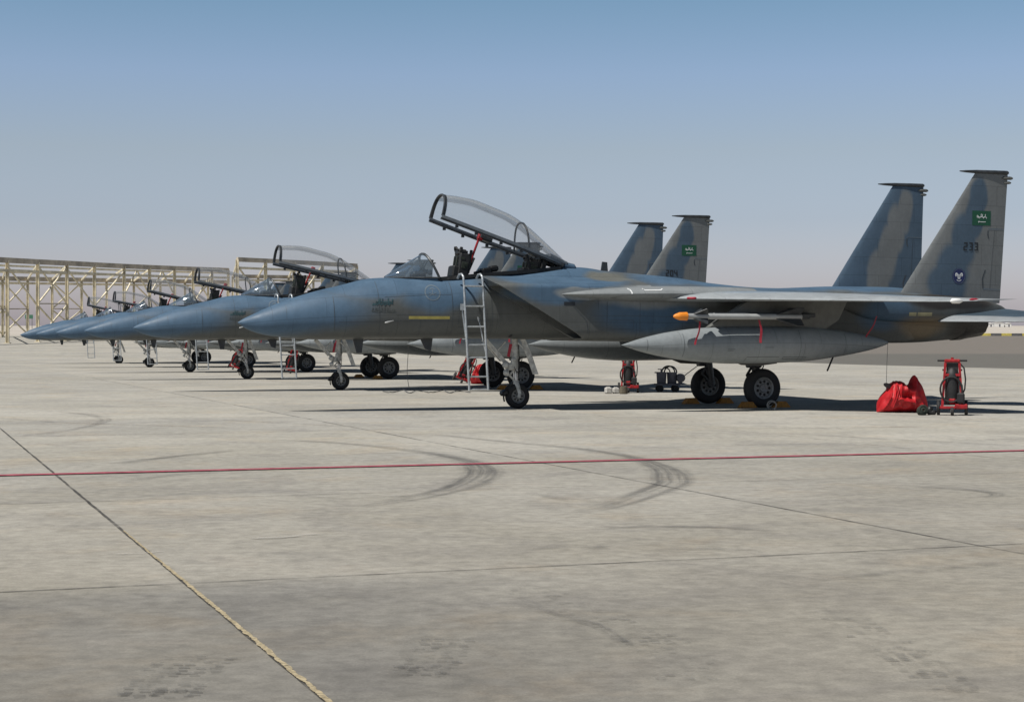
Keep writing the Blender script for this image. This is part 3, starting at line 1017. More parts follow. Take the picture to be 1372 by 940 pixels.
def windshield(parent):
    gl = MB(); rings = []
    N = 13
    for k in range(N):
        s = k / (N - 1)
        s = .03 + .97 * s
        tx, tz = 3.25 + .90 * s, 2.955 + .53 * s ** .96
        bx, bz, by = 3.27 + 1.13 * s, 2.94, .515 * s ** .62
        ring = []
        for a in np.linspace(0, math.pi, 21):
            sa, ca = math.sin(a), math.cos(a)
            y = by * math.copysign(abs(ca) ** .8, ca)
            h_ = abs(sa) ** .9
            ring.append((bx + (tx - bx) * h_, y, bz + (tz - bz) * h_))
        rings.append(ring)
    gl.loft(rings, False)
    fr = MB()
    fr.tube([Vector(p) for p in rings[-1]], .03, 8)
    for j in (0, 20):
        fr.tube([Vector(r[j]) for r in rings], .02, 6)
    o = fr.build('windshield_frame', M['frame'], parent, 40)
    gl.build('windshield_glass', M['wglass'], o, 60)
    return o


def seat_mesh(x, zt, zb, s=1.0):
    mb = MB()
    rt = Matrix.Rotation(R(9), 3, 'Y')
    h = zt - zb
    mb.box((x + .02, 0, zb + h * .42), (.26 * s, .44 * s, h * .84), rt, bev=.03)
    mb.box((x - .12, 0, zb + h * .20), (.26, .40, h * .40), rt, bev=.03)
    mb.box((x + .01, 0, zb + h * .86), (.22 * s, .30 * s, h * .24), rt, bev=.04)
    for sg in (-1, 1):
        mb.box((x - .045, sg * .19, zb + h * .97), (.07, .05, h * .16), rt, bev=.015)
        mb.box((x + .16, sg * .17, zb + h * .55), (.06, .06, h * .8), rt, bev=.01)
    mb.tube([(x - .10, -.12, zb + h * .96), (x - .12, -.06, zb + h * 1.05), (x - .12, .06, zb + h * 1.05), (x - .10, .12, zb + h * .96)], .018, 6)
    return mb


def seat_straps(x, zt, zb):
    h = zt - zb
    rt = Matrix.Rotation(R(9), 3, 'Y')
    out = []
    for c, sz, bv in (((x - .13, -.10, zb + h * .5), (.02, .05, h * .5), 0), ((x - .13, .10, zb + h * .5), (.02, .05, h * .5), 0), ((x + .02, -.225, zb + h * .42), (.14, .012, h * .22), .005),
                      ((x + .02, .225, zb + h * .42), (.14, .012, h * .22), .005), ((x - .02, -.222, zb + h * .66), (.10, .012, h * .08), 0)):
        mb = MB(); mb.box(c, sz, rt, bev=bv); out.append(mb)
    return out


def wheel(parent, c, rad, wid, holes, hub_r, name):
    cx, cy, cz = c
    ty = MB()
    hw = wid / 2
    ty.lathe([(-hw * .78, rad * .56), (-hw * .95, rad * .66), (-hw, rad * .78), (-hw * .86, rad * .92), (-hw * .55, rad * .985), (-hw * .3, rad), (-hw * .27, rad * .985), (-hw * .2, rad * .985), (-hw * .17, rad),
              (hw * .17, rad), (hw * .2, rad * .985), (hw * .27, rad * .985), (hw * .3, rad), (hw * .55, rad * .985), (hw * .86, rad * .92), (hw, rad * .78), (hw * .95, rad * .66), (hw * .78, rad * .56)], (cx, cy, cz), 'Y', 36)
    wo = empty_part(name, parent)
    ty.build('tyre', M['rubber'], wo, 40)
    rm = MB()
    h2 = hw * .82
    rm.lathe([(-h2 * .8, .0005), (-h2 * .8, rad * .12), (-h2 * .95, rad * .13), (-h2 * .98, rad * .2), (-h2 * .62, rad * .24), (-h2 * .60, rad * .44), (-h2 * .9, rad * .49), (-h2 * .98, rad * .55), (-h2 * .85, rad * .585),
              (h2 * .85, rad * .585), (h2 * .98, rad * .55), (h2 * .6, rad * .44), (h2 * .6, rad * .2), (h2 * .9, rad * .15), (h2 * .9, .0005)], (cx, cy, cz), 'Y', 36)
    for k in range(holes):
        a = 2 * math.pi * k / holes
        for sg in (-1, 1):
            hx, hz = cx + rad * .34 * math.cos(a), cz + rad * .34 * math.sin(a)
            rr = hub_r
            yy = cy + sg * (h2 * .62 + .006)
            ring = [(hx + rr * math.cos(q), yy, hz + rr * math.sin(q)) for q in np.linspace(0, 2 * math.pi, 11)[:-1]]
            rm.add(ring, [tuple(range(10))], 1)
    rm.build('rim', [M['rim'], M['hole']], wo, 30)
    return wo


def empty_part(name, parent):
    o = bpy.data.objects.new(name, None)
    o.empty_display_size = .1
    COL.objects.link(o)
    o.parent = parent
    return o


# decals thrown sideways on to a painted skin
class Proj:
    def __init__(s, obj, dy=1, y0=-9.0):
        me = obj.data
        s.b = BVHTree.FromPolygons([v.co.copy() for v in me.vertices], [tuple(p.vertices) for p in me.polygons])
        s.d = Vector((0, dy, 0)); s.y0 = y0

    def pt(s, x, z, off=.004):
        hit = s.b.ray_cast(Vector((x, s.y0, z)), s.d)
        if hit[0] is None: return None
        nrm = hit[1]
        if nrm.dot(s.d) > 0: nrm = -nrm
        return hit[0] + nrm * off


def decal_stroke(mb, pr, pts, w, mi=0, off=.004, seg=.03):
    P = [np.array(p, float) for p in pts]
    Q = []
    for i in range(len(P) - 1):
        n = max(1, int(np.linalg.norm(P[i + 1] - P[i]) / seg))
        for k in range(n): Q.append(P[i] + (P[i + 1] - P[i]) * k / n)
    Q.append(P[-1])
    L, Rr = [], []
    for i, p in enumerate(Q):
        d = Q[min(i + 1, len(Q) - 1)] - Q[max(i - 1, 0)]
        d = d / (np.linalg.norm(d) + 1e-9)
        nn = np.array([-d[1], d[0]]) * w / 2
        a, b = pr.pt(*(p + nn), off), pr.pt(*(p - nn), off)
        if a is None or b is None: return
        L.append(a); Rr.append(b)
    vs = L + Rr; n = len(L)
    mb.add(vs, [(i, i + 1, n + i + 1, n + i) for i in range(n - 1)], mi)


def decal_rect(mb, pr, x0, x1, z0, z1, mi=0, off=.004, nx=8, nz=5):
    vs = []
    for j in range(nz + 1):
        for i in range(nx + 1):
            p = pr.pt(x0 + (x1 - x0) * i / nx, z0 + (z1 - z0) * j / nz, off)
            if p is None: return
            vs.append(p)
    mb.add(vs, [(j * (nx + 1) + i, j * (nx + 1) + i + 1, (j + 1) * (nx + 1) + i + 1, (j + 1) * (nx + 1) + i) for j in range(nz) for i in range(nx)], mi)


def decal_disc(mb, pr, x, z, r, mi=0, off=.004, n=28):
    c = pr.pt(x, z, off)
    r1 = [pr.pt(x + r * .5 * math.cos(a), z + r * .5 * math.sin(a), off) for a in np.linspace(0, 2 * math.pi, n + 1)[:-1]]
    r2 = [pr.pt(x + r * math.cos(a), z + r * math.sin(a), off) for a in np.linspace(0, 2 * math.pi, n + 1)[:-1]]
    if c is None or any(p is None for p in r1 + r2): return
    vs = [c] + r1 + r2
    fs = [(0, 1 + i, 1 + (i + 1) % n) for i in range(n)] + [(1 + i, 1 + n + i, 1 + n + (i + 1) % n, 1 + (i + 1) % n) for i in range(n)]
    mb.add(vs, fs, mi)


SEG = {'0': 'abcdef', '2': 'abged', '3': 'abgcd', '4': 'fgbc'}


def digits(mb, pr, text, x, z, w, h, sp, th, mi=0):
    for k, ch in enumerate(text):
        x0 = x + k * sp
        e = th * .5
        S_ = {'a': ((x0, z + h), (x0 + w, z + h)), 'b': ((x0 + w, z + h + e), (x0 + w, z + h / 2)), 'c': ((x0 + w, z + h / 2), (x0 + w, z - e)), 'd': ((x0, z), (x0 + w, z)),
              'e': ((x0, z - e), (x0, z + h / 2)), 'f': ((x0, z + h / 2), (x0, z + h + e)), 'g': ((x0 + w * (.25 if ch == '3' else 0), z + h / 2), (x0 + w, z + h / 2))}
        for i, q in enumerate(SEG[ch]): decal_stroke(mb, pr, S_[q], th, mi, .004 + .0006 * i)


def script_strokes(mb, pr, x, z, w, h, th, mi, seed, lines=1, n=7):
    """flowing calligraphic lettering: joined baseline, tall stems, bowls and dots"""
    rnd = random.Random(seed)
    off = .006
    for L in range(lines):
        zb = z - L * h * .62
        decal_stroke(mb, pr, [(x + w * u, zb + h * .06 * math.sin(u * 19 + seed)) for u in np.linspace(0, 1, 14)], th, mi, off)
        for k in range(n):
            u = (k + .3 + rnd.uniform(0, .5)) / n
            off += .0003
            xx = x + w * u
            ty = rnd.choice('ssbdr')
            if ty == 's': decal_stroke(mb, pr, [(xx, zb), (xx + .03 * w, zb + h * rnd.uniform(.45, .8))], th, mi, off)
            elif ty == 'b': decal_stroke(mb, pr, [(xx + .07 * w * math.cos(a), zb + .14 * h + .16 * h * math.sin(a)) for a in np.linspace(-2.6, 2.8, 8)], th * .9, mi, off)
            elif ty == 'd': decal_stroke(mb, pr, [(xx, zb - .22 * h), (xx + .04 * w, zb - .22 * h)], th * 1.2, mi, off)
            else: decal_stroke(mb, pr, [(xx, zb + .1 * h), (xx - .03 * w, zb - .12 * h), (xx - .09 * w, zb - .2 * h)], th, mi, off)


def flag(parent, pr):
    fo = MB(); decal_rect(fo, pr, 17.375, 17.905, 4.315, 4.665, 0, .004)
    o = fo.build('flag_marking', M['green'], parent, 0, fix=False)
    s = MB()
    script_strokes(s, pr, 17.50, 4.515, .29, .12, .018, 0, 5, 1, 9)
    decal_stroke(s, pr, [(17.54, 4.405), (17.62, 4.40), (17.76, 4.402)], .016, 0, .008)
    decal_stroke(s, pr, [(17.55, 4.38), (17.57, 4.42)], .016, 0, .009)
    s.build('flag_script', M['white_mark'], parent, 0, fix=False)
    return o


def emblem(parent, pr, x=17.02, z=3.09, r=.19):
    mb = MB(); decal_disc(mb, pr, x, z, r, 0, .004)
    o = mb.build('squadron_emblem', M['navy'], parent, 0, fix=False)
    w = MB()
    rf, r = r, r * .82
    for sg in (-1, 1):
        decal_stroke(w, pr, [(x + sg * r * a, z + r * b) for a, b in ((.10, -.45), (.16, -.1), (.22, .15), (.42, .45), (.58, .38), (.60, .15), (.48, -.02))], r * .20, 0, .006 + sg * .0004, .01)
        decal_stroke(w, pr, [(x + sg * r * a, z + r * b) for a, b in ((.05, .1), (.25, .32), (.45, .25))], r * .14, 0, .0075 + sg * .0003, .01)
    decal_stroke(w, pr, [(x + r * .5 * math.cos(a), z - r * .28 + r * .45 * math.sin(a)) for a in np.linspace(-2.5, -.64, 9)], r * .10, 0, .0085, .01)
    w.build('emblem_bird', M['white_mark'], parent, 0, fix=False)
    r = rf
    ring = MB()
    decal_stroke(ring, pr, [(x + r * .9 * math.cos(a), z + r * .9 * math.sin(a)) for a in np.linspace(0, 2 * math.pi, 33)], r * .05, 0, .0055, .02)
    ring.build('emblem_rim', M['pale_mark'], parent, 0, fix=False)
    return o


# ------------------------------------------------------------------ assemble one jet
def make_jet():
    root = empty('fighter_jet')
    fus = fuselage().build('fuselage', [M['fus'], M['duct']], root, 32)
    pf = Proj(fus)
    for sg in (-1, 1):
        w = wing(sg).build('wing', M['wing'], root, 40)
        lt = MB()
        lt.lathe([(-.14, .02), (-.10, .055), (.06, .055), (.14, .02)], (13.78, sg * 6.44, 2.37), 'X', 10, True, True)
        lt.build('wingtip_light', M['lamp_white'], w, 40)
        if sg < 0:
            rc = MB(); rc.lathe([(-.10, .012), (-.05, .03), (.06, .03), (.12, .012)], (14.18, -6.47, 2.40), 'X', 8, True, True)
            rc.build('red_wingtip_cover', M['ribbon'], w, 40)
            rp = MB(); rp.box((9.62, -2.50, 2.485), (.16, .20, .05), Matrix.Rotation(R(44), 3, 'Z'), bev=.02)
            rp.build('red_edge_mark', M['ribbon'], w, 40)
        f = fin(sg).build('tail_fin', M['fin_port' if sg < 0 else 'fin_stbd'], root, 40)
        fin_pod(sg).build('fin_tip_pod', M['frame'], f, 40)
        fin_lights(sg).build('fin_tail_fairing', M['pylon'], f, 40)
        pr = Proj(f)
        ln = MB()
        decal_stroke(ln, pr, [(17.84, 4.235), (18.3, 4.235)], .022, 0)
        ln.build('rudder_gap', M['pale_mark'], f, 0, fix=False)
        if sg < 0:
            ln = MB()
            decal_stroke(ln, pr, [(17.72, 2.80), (18.22, 2.775)], .02, 0)
            ln.build('rudder_gap', M['pale_mark'], f, 0, fix=False)
        for pts_, w_ in (([(17.72, 2.80), (17.70, 3.05), (17.78, 3.25)], .03), ([(17.84, 4.20), (17.83, 4.10), (17.86, 4.0)], .03), ([(17.92, 2.8), (17.97, 3.5), (18.03, 4.2)], .008)):
            sm = MB()
            decal_stroke(sm, pr, pts_, w_, 0)
            sm.build('rudder_hinge_stain', M['seam'], f, 0, fix=False)
        if sg < 0:
            flag(f, pr)
        stab(sg).build('stabilator', M['stab'], root, 40)
        nozzle(sg).build('engine_nozzle', M['nozzle'], root, 30)
        t = drop_tank(sg).build('drop_tank', M['tank'], root, 50)
        pt = Proj(t, 1 if sg < 0 else -1, -9 if sg < 0 else 9)
        for pts_ in ([(10.58, 1.08), (10.6, 1.19), (11.4, 1.195)], [(11.5, 1.19), (11.5, 1.14), (12.1, 1.15), (12.1, 1.19), (11.5, 1.19)], [(9.1, 1.2), (9.1, 1.45), (9.1, 1.7)], [(11.9, 1.12), (11.9, 1.45), (11.9, 1.78)], [(13.1, 1.25), (13.1, 1.45), (13.1, 1.7)], [(8.3, 1.33), (8.3, 1.45), (8.3, 1.58)],
                      [(10.1, 1.36), (10.28, 1.36)], [(10.1, 1.33), (10.24, 1.33)], [(11.0, 1.40), (11.22, 1.40)]):
            dk = MB(); decal_stroke(dk, pt, pts_, .008)
            dk.build('tank_panel_seam', M['seam'], t, 0, fix=False)
        pylon(sg).build('pylon', M['pylon'], root, 30)
        b, fi, co, rl = missile(sg)
        mo = b.build('missile', M['missile'], root, 40)
        for f_ in fi: f_.build('missile_fin', M['frame'], mo, 20)
        co.build('seeker_cover', M['orange'], mo, 40)
        rl.build('launch_rail', M['frame'], root, 30)
        if sg < 0:
            ribbon_mesh((9.37, -3.42, 2.00), (9.26, -3.45, 1.46), .042).build('warning_ribbon', M['ribbon'], root, 40)
            ribbon_mesh((10.80, -3.42, 2.0), (10.86, -3.42, 1.50), .055, 1).build('warning_ribbon', M['ribbon'], root, 40)
            ribbon_mesh((13.95, -3.1, 2.1), (13.72, -3.05, 1.62), .035, 1).build('warning_ribbon', M['ribbon'], root, 40)
    # markings on the nose
    rd = MB()
    ring = [(4.175 + .165 * math.cos(a), 2.60 + .165 * math.sin(a)) for a in np.linspace(0, 2 * math.pi, 37)]
    decal_stroke(rd, pf, ring, .026, 0, .004, .03)
    decal_stroke(rd, pf, [(4.09, 2.53), (4.26, 2.60)], .014, 0, .0045)
    decal_stroke(rd, pf, [(4.26, 2.53), (4.09, 2.60)], .014, 0, .005)
    decal_stroke(rd, pf, [(4.175, 2.57), (4.175, 2.70)], .016, 0, .0055)
    decal_stroke(rd, pf, [(4.12, 2.665), (4.15, 2.70), (4.20, 2.70), (4.23, 2.665)], .018, 0, .006)
    rd.build('roundel_marking', M['pale_mark'], fus, 0, fix=False)
    sc = MB()
    script_strokes(sc, pf, 2.84, 2.35, .44, .15, .024, 0, 3, 1, 10)
    script_strokes(sc, pf, 2.90, 2.39, .34, .12, .020, 0, 8, 1, 8)
    sc.build('nose_script', M['dim_green'], fus, 0, fix=False)
    s2 = MB(); script_strokes(s2, pf, 2.80, 2.19, .50, .12, .016, 0, 13, 1, 10)
    s2.build('nose_caption', M['capt'], fus, 0, fix=False)
    ys = MB(); decal_rect(ys, pf, 3.63, 4.55, 2.02, 2.085, 0, .004, 20, 2)
    ys.build('formation_light', M['yellow_strip'], fus, 0, fix=False)
    for xa, xb in ((15.52, 15.72), (15.75, 16.15)):
        ys = MB(); decal_rect(ys, pf, xa, xb, 2.13, 2.215, 0, .004, 4, 2)
        ys.build('formation_light', M['tan_strip'], fus, 0, fix=False)
    gm = MB()
    decal_stroke(gm, pf, [(8.25, 2.72), (8.31, 2.66), (8.33, 2.58)], .03, 0)
    gm.build('glove_marking', M['white_mark'], fus, 0, fix=False)
    gm = MB()
    decal_stroke(gm, pf, [(8.60, 2.70), (8.64, 2.66), (9.0, 2.665), (9.06, 2.695)], .018, 0, .005)
    gm.build('glove_marking', M['white_mark'], fus, 0, fix=False)
    vent = MB(); decal_rect(vent, pf, 6.88, 7.14, 2.32, 2.40, 0, .004, 4, 2)
    vent.build('bleed_vent', M['black_mark'], fus, 0, fix=False)
    dp = MB(); decal_disc(dp, pf, 6.05, 1.66, .035, 0, .005, 12)
    dp.build('drain_port', M['black_mark'], fus, 0, fix=False)
    for pts_, w_ in (([(7.1, 2.30), (7.42, 1.98), (7.46, 1.7)], .012), ([(4.62, 2.2), (5.3, 2.19)], .008), ([(3.35, 2.12), (4.3, 2.11)], .007), ([(2.02, 1.75), (2.0, 2.2), (2.0, 2.5)], .010),
                     ([(4.75, 1.9), (4.78, 2.25), (5.4, 2.25), (5.42, 1.85), (4.75, 1.85)], .007), ([(1.0, 2.0), (1.0, 2.3)], .004), ([(3.0, 1.66), (2.98, 2.2), (2.96, 2.85)], .008), ([(3.9, 1.64), (3.9, 2.0)], .008), ([(4.62, 1.64), (4.62, 2.2), (4.60, 2.85)], .009),
                     ([(5.55, 1.66), (5.52, 2.3), (5.5, 2.6)], .008), ([(2.1, 1.95), (3.3, 1.97), (4.6, 1.97)], .006), ([(3.1, 2.5), (4.0, 2.55), (4.6, 2.56)], .006), ([(5.0, 1.72), (5.5, 1.72), (5.5, 2.0), (5.0, 2.0), (5.0, 1.72)], .007),
                     ([(7.9, 1.72), (7.9, 2.4)], .009), ([(8.7, 1.66), (8.7, 2.4)], .008), ([(7.55, 2.1), (8.7, 2.1), (9.6, 2.08)], .006), ([(8.0, 1.8), (8.55, 1.8), (8.55, 2.0), (8.0, 2.0), (8.0, 1.8)], .007)):
        sm = MB(); decal_stroke(sm, pf, pts_, w_, 0, .005)
        sm.build('panel_seam', M['seam'], fus, 0, fix=False)
    pb = MB(); pb.tube([(3.16, -.70, 1.945), (3.10, -.755, 1.94), (3.16, -.775, 1.955), (3.28, -.775, 1.985)], [.022, .02, .018, .006], 8)
    pb.build('air_data_probe', M['missile'], fus, 40)
    for pl in ([(2.55, 1.60), (2.80, 1.60), (2.76, 1.28), (2.64, 1.28)], [(4.1, 1.61), (4.4, 1.61), (4.36, 1.31), (4.22, 1.36)]):
        an = MB(); an.prism(pl, -.015, .015)
        an.build('blade_antenna', M['frame'], fus, 20)
    an = MB(); an.prism([(8.48, 3.14), (8.66, 3.14), (8.64, 3.37), (8.52, 3.38)], -.02, .02)
    an.build('blade_antenna', M['frame'], fus, 20)
    # cockpit
    tub = MB()
    cx = np.linspace(4.40, 7.35, 20)
    sill = np.interp(cx, [4.4, 5.65, 6.5, 7.35], [2.96, 3.085, 3.155, 3.25])
    wv = np.interp(cx, [4.4, 5.0, 6.3, 7.35], [.47, .50, .49, .34])
    for sg in (-1, 1):
        for i in range(len(cx) - 1):
            tub.bar((cx[i], sg * wv[i], sill[i] - .045), (cx[i + 1], sg * wv[i + 1], sill[i + 1] - .045), .05, .08)
    tub.add([(a, -b, c - .03) for a, b, c in zip(cx, wv, sill)] + [(a, b, c - .03) for a, b, c in zip(cx, wv, sill)],
            [(i, i + 1, 20 + i + 1, 20 + i) for i in range(19)])
    tub.build('cockpit_deck', M['dark'], root, 30)
    for (x, zt, zb) in ((5.06, 3.62, 2.96), (6.72, 3.44, 3.05)):
        s = seat_mesh(x, zt, zb).build('ejection_seat', M['dark'], root, 25)
        for sm in seat_straps(x, zt, zb): sm.build('seat_strap', M['olive'], s, 25)
    eq = MB()
    eq.box((5.62, -.05, 3.12), (.22, .42, .14), Matrix.Rotation(R(-8), 3, 'Y'), bev=.03)
    eq.box((5.80, -.1, 3.175), (.20, .26, .14), Matrix.Rotation(R(-8), 3, 'Y'), bev=.04)
    eq.tube([(5.35, -.1, 3.06), (5.5, -.1, 3.10), (5.85, -.1, 3.2)], .04, 8)
    eq.build('rear_instrument_cowl', M['dark'], root, 30)
    for a, b in (((6.95, -.25, 3.1), (6.80, -.3, 3.42)), ((7.0, .25, 3.1), (7.12, .3, 3.36))):
        pass
    cw = MB()
    cw.box((6.98, 0, 3.25), (.12, .5, .30), Matrix.Rotation(R(20), 3, 'Y'), bev=.02)
    cw.bar((6.62, -.3, 3.2), (6.52, -.34, 3.50), .05, .05); cw.bar((7.22, -.22, 3.2), (7.1, -.24, 3.4), .04, .06)
    cw.build('canopy_actuator', M['dark'], root, 30)
    hud = MB()
    hud.box((4.05, 0, 3.02), (.30, .34, .14), bev=.04)
    hud.box((4.16, 0, 3.20), (.02, .18, .24), Matrix.Rotation(R(-25), 3, 'Y'))
    for sg in (-1, 1): hud.bar((4.10, sg * .1, 3.05), (4.25, sg * .1, 3.33), .02, .03)
    hud.box((4.28, -.2, 3.07), (.08, .1, .12), bev=.02); hud.box((4.30, .18, 3.1), (.1, .1, .1), bev=.02)
    hud.build('head_up_display', M['dark'], root, 25)
    windshield(root)
    can = canopy(root, (M['frame'], M['glass'], M['railgrey']))
    sp = MB()
    sp.tube([(5.22, .05, 3.02), (5.40, .05, 3.42)], .028, 8, mi=1)
    sp.tube([(5.30, .05, 3.30), (5.54, .05, 3.93)], .027, 8)
    sp.box((5.55, .05, 3.90), (.13, .10, .16), Matrix.Rotation(R(22), 3, 'Y'), bev=.02)
    sp.build('canopy_prop', [M['red'], M['dark']], root, 30)
    rb = MB(); rb.box((7.62, 0, 3.25), (.35, .5, .16), Matrix.Rotation(R(12), 3, 'Y'), bev=.06)
    rb.build('canopy_hinge_fairing', M['fus'], root, 30)
    # nose gear
    ng = empty_part('nose_gear', root)
    s = MB()
    s.tube([(6.36, 0, 1.62), (6.365, 0, 1.5), (6.37, 0, 1.15), (6.375, 0, .92)], [.075, .075, .07, .07], 14)
    s.tube([(6.37, 0, 1.36), (6.37, 0, 1.33)], .085, 14); s.tube([(6.372, 0, 1.18), (6.372, 0, 1.15)], .085, 14)
    s.tube([(6.375, 0, .92), (6.378, 0, .60)], .052, 12, mi=1)
    s.tube([(6.378, 0, .64), (6.38, 0, .56)], .07, 12)
    s.tube([(6.38, -.03, .60), (6.405, -.09, .50), (6.43, -.13, .36), (6.42, -.13, .27)], [.055, .05, .042, .04], 10)
    s.tube([(6.42, -.15, .273), (6.42, .1, .273)], .035, 10)
    # torque links
    s.bar((6.36, -.03, .92), (6.22, -.03, .76), .05, .035); s.bar((6.22, -.03, .76), (6.36, -.03, .62), .05, .035)
    # drag brace
    s.bar((5.62, -.07, 1.58), (6.06, -.07, 1.10), .06, .085); s.bar((5.62, .07, 1.58), (6.06, .07, 1.10), .06, .085)
    s.bar((6.04, 0, 1.13), (6.34, 0, .90), .09, .07)
    s.bar((5.88, -.05, 1.28), (6.12, -.03, 1.52), .03, .03)
    # steering unit
    s.box((6.24, -.02, .96), (.20, .2, .17), bev=.03); s.box((6.30, -.08, 1.02), (.12, .08, .26), bev=.02)
    s.tube([(6.28, -.1, 1.05), (6.34, -.12, .86), (6.44, -.09, .80)], .012, 6, mi=2)
    s.tube([(6.42, -.09, 1.45), (6.44, -.1, 1.0), (6.42, -.08, .72)], .010, 6, mi=2)
    s.build('strut', [M['white'], M['steel'], M['black']], ng, 30)
    ll = MB()
    ll.lathe([(-.10, .02), (-.07, .06), (0, .085), (.015, .085), (.016, .0005)], (6.12, -.10, 1.00), 'X', 14)
    ll.lathe([(-.10, .02), (-.07, .06), (0, .085), (.015, .085), (.016, .0005)], (6.15, -.08, .82), 'X', 14)
    ll.build('landing_light', M['white'], ng, 30)
    d = MB()
    d.loft([[(6.42, -.24, 1.58), (6.53, -.24, 1.58), (6.53, -.20, 1.58), (6.42, -.20, 1.58)], [(6.56, -.26, 1.2), (6.69, -.26, 1.2), (6.69, -.22, 1.2), (6.56, -.22, 1.2)],
            [(6.71, -.27, .78), (6.84, -.27, .78), (6.84, -.24, .78), (6.71, -.24, .78)]], True, True, True)
    d.bar((6.40, -.1, 1.5), (6.62, -.22, 1.25), .03, .03)
    d.build('gear_door', M['white'], ng, 30)
    pin = MB(); pin.box((6.20, -.10, 1.33), (.07, .015, .30), Matrix.Rotation(R(12), 3, 'Y'), bev=.004)
    pin.build('warning_flag', M['ribbon'], ng, 0)
    mg = MB()
    mg.torus((6.42, -.0, .275), .33, .02, 'Y', 10, 6, 120, 200)
    mg.box((6.10, 0, .36), (.16, .22, .12), Matrix.Rotation(R(-30), 3, 'Y'), bev=.03)
    mg.bar((6.14, 0, .40), (6.34, 0, .62), .05, .05)
    mg.build('mud_guard', M['black'], ng, 30)
    wheel(root, (6.42, 0, .285), .285, .17, 8, .022, 'nose_wheel')
    for sg in (-1, 1):
        m = empty_part('main_gear', root)
        s = MB()
        yw = sg * 1.40
        s.tube([(11.80, sg * 1.25, 1.55), (11.86, sg * 1.22, 1.0), (11.94, sg * 1.20, .45)], [.11, .10, .085], 14)
        s.tube([(11.94, sg * 1.15, .45), (11.94, sg * 1.44, .45)], .06, 12)
        s.bar((11.2, sg * 1.2, 1.5), (11.85, sg * 1.22, .9), .07, .07)
        s.bar((11.82, sg * 1.18, .98), (11.66, sg * 1.18, .74), .06, .04); s.bar((11.66, sg * 1.18, .74), (11.92, sg * 1.18, .5), .06, .04)
        s.box((11.78, sg * 1.3, 1.0), (.35, .2, .16), bev=.03); s.tube([(11.9, sg * 1.34, 1.3), (12.0, sg * 1.36, .95), (11.95, sg * 1.3, .8)], .015, 6)
        s.build('strut', M['frame'], m, 30)
        d = MB()
        d.prism([(10.75, 1.5), (12.3, 1.5), (12.2, 1.02), (11.75, .97), (11.3, .99), (10.95, 1.12)], sg * 1.62 - .015, sg * 1.62 + .015)
        d.build('gear_door', M['pylon'], m, 30)
        wheel(root, (11.94, yw, .452), .452, .26, 9, .034, 'main_wheel')
    hk = MB(); hk.tube([(14.1, -1.0, 1.55), (13.95, -1.2, 1.2), (13.72, -1.3, .84)], .022, 8)
    hk.build('drain_hose', M['black'], root, 30)
    return root


jet = make_jet()
jet.location = O1
jet.rotation_euler = (0, 0, TH)
fus_o = [c for c in jet.children if c.name.startswith('fuselage')][0]
finp = [c for c in jet.children if c.name.startswith('tail_fin')][0]
OFFS = [(0, 0), (-.21, 15.72), (.0, 32.0), (.3, 48.1), (.6, 64.6), (.8, 80.9)]
JL = ['nearest grey and blue twin-tailed fighter jet with 233 on its fin and highest canopy',
      'twin-tailed fighter jet with 204 on its fin, directly behind the nearest jet',
      'third fighter jet from the front of the row, its nose next beyond the 204 jet',
      'fourth fighter jet of the row, its open canopy in front of the steel frame',
      'fifth fighter jet of the row, second from the far end, mostly hidden by nearer noses',
      'farthest fighter jet, its nose leftmost of all at the end of the row']
GRP = 'fighter jets parked in a row'
jets = [jet]
for i in range(1, 6):
    j = copy_tree(jet)
    p = rowpt(*OFFS[i])
    j.location = p
    jets.append(j)
    for c in j.children:
        if c.name.startswith('canopy') and c.type == 'MESH' and len(c.children) >= 2:
            c.rotation_euler = (0, R([0, -6.5, -7.4, -5.8, -8.2, -6.8][i]), 0)
        if c.name.startswith('canopy_prop'):
            c.scale = (1, 1, .86); c.location = (0.0, 0, .43)
for j, l in zip(jets, JL):
    tag(j, l, 'fighter jet', GRP)


def fin_number(jobj, text, x, z):
    f = [c for c in jobj.children if c.name.startswith('tail_fin') and c.data.materials[0] == M['fin_port']][0]
    mb = MB()
    digits(mb, Proj(f), text, x, z, .085, .165, .15, .034)
    mb.build('fin_number', M['black_mark'], f, 0, fix=False)


fin_number(jets[0], '233', 17.15, 3.72)
emblem(finp, Proj(finp))
fin_number(jets[1], '204', 16.82, 3.66)

# ------------------------------------------------------------------ ladders
def ladder_parts(root, H=2.45):
    W = .44
    a = MB(); rails = []
    for k, x in enumerate((0, W)):
        mb = MB()
        pts = [(x - .03, .30, H + .02), (x - .02, .22, H + .10), (x - .005, .10, H + .11), (x + .008, .02, H + .05), (x + .015, 0, H - .08), (x + .06, -.02, H * .55), (x + .13, -.03, 0)]
        mb.tube(pts, .026, 10)
        mb.build('rail', M['alu'], root, 40)
    for z in (H - .16, H - .60, H - 1.05, H - 1.45, .72, .30, .02):
        mb = MB()
        s = (1 - z / H) * .12 + .01
        mb.tube([(s, -.02, z), (W + s, -.02, z)], .019, 8)
        mb.build('rung', M['alu'], root, 40)
    b = MB()
    b.bar((-.06, 0, H - .62), (.02, 0, H - .62), .04, .14)
    b.bar((-.02, .02, H - .68), (.09, -.02, H - 1.6), .022, .022)
    b.bar((W - .02, .12, H - .95), (W + .08, .02, H - 1.6), .022, .022); b.bar((W - .05, .20, H - .80), (W - .02, .12, H - .95), .03, .03)
    b.build('stay', M['alu'], root, 20)


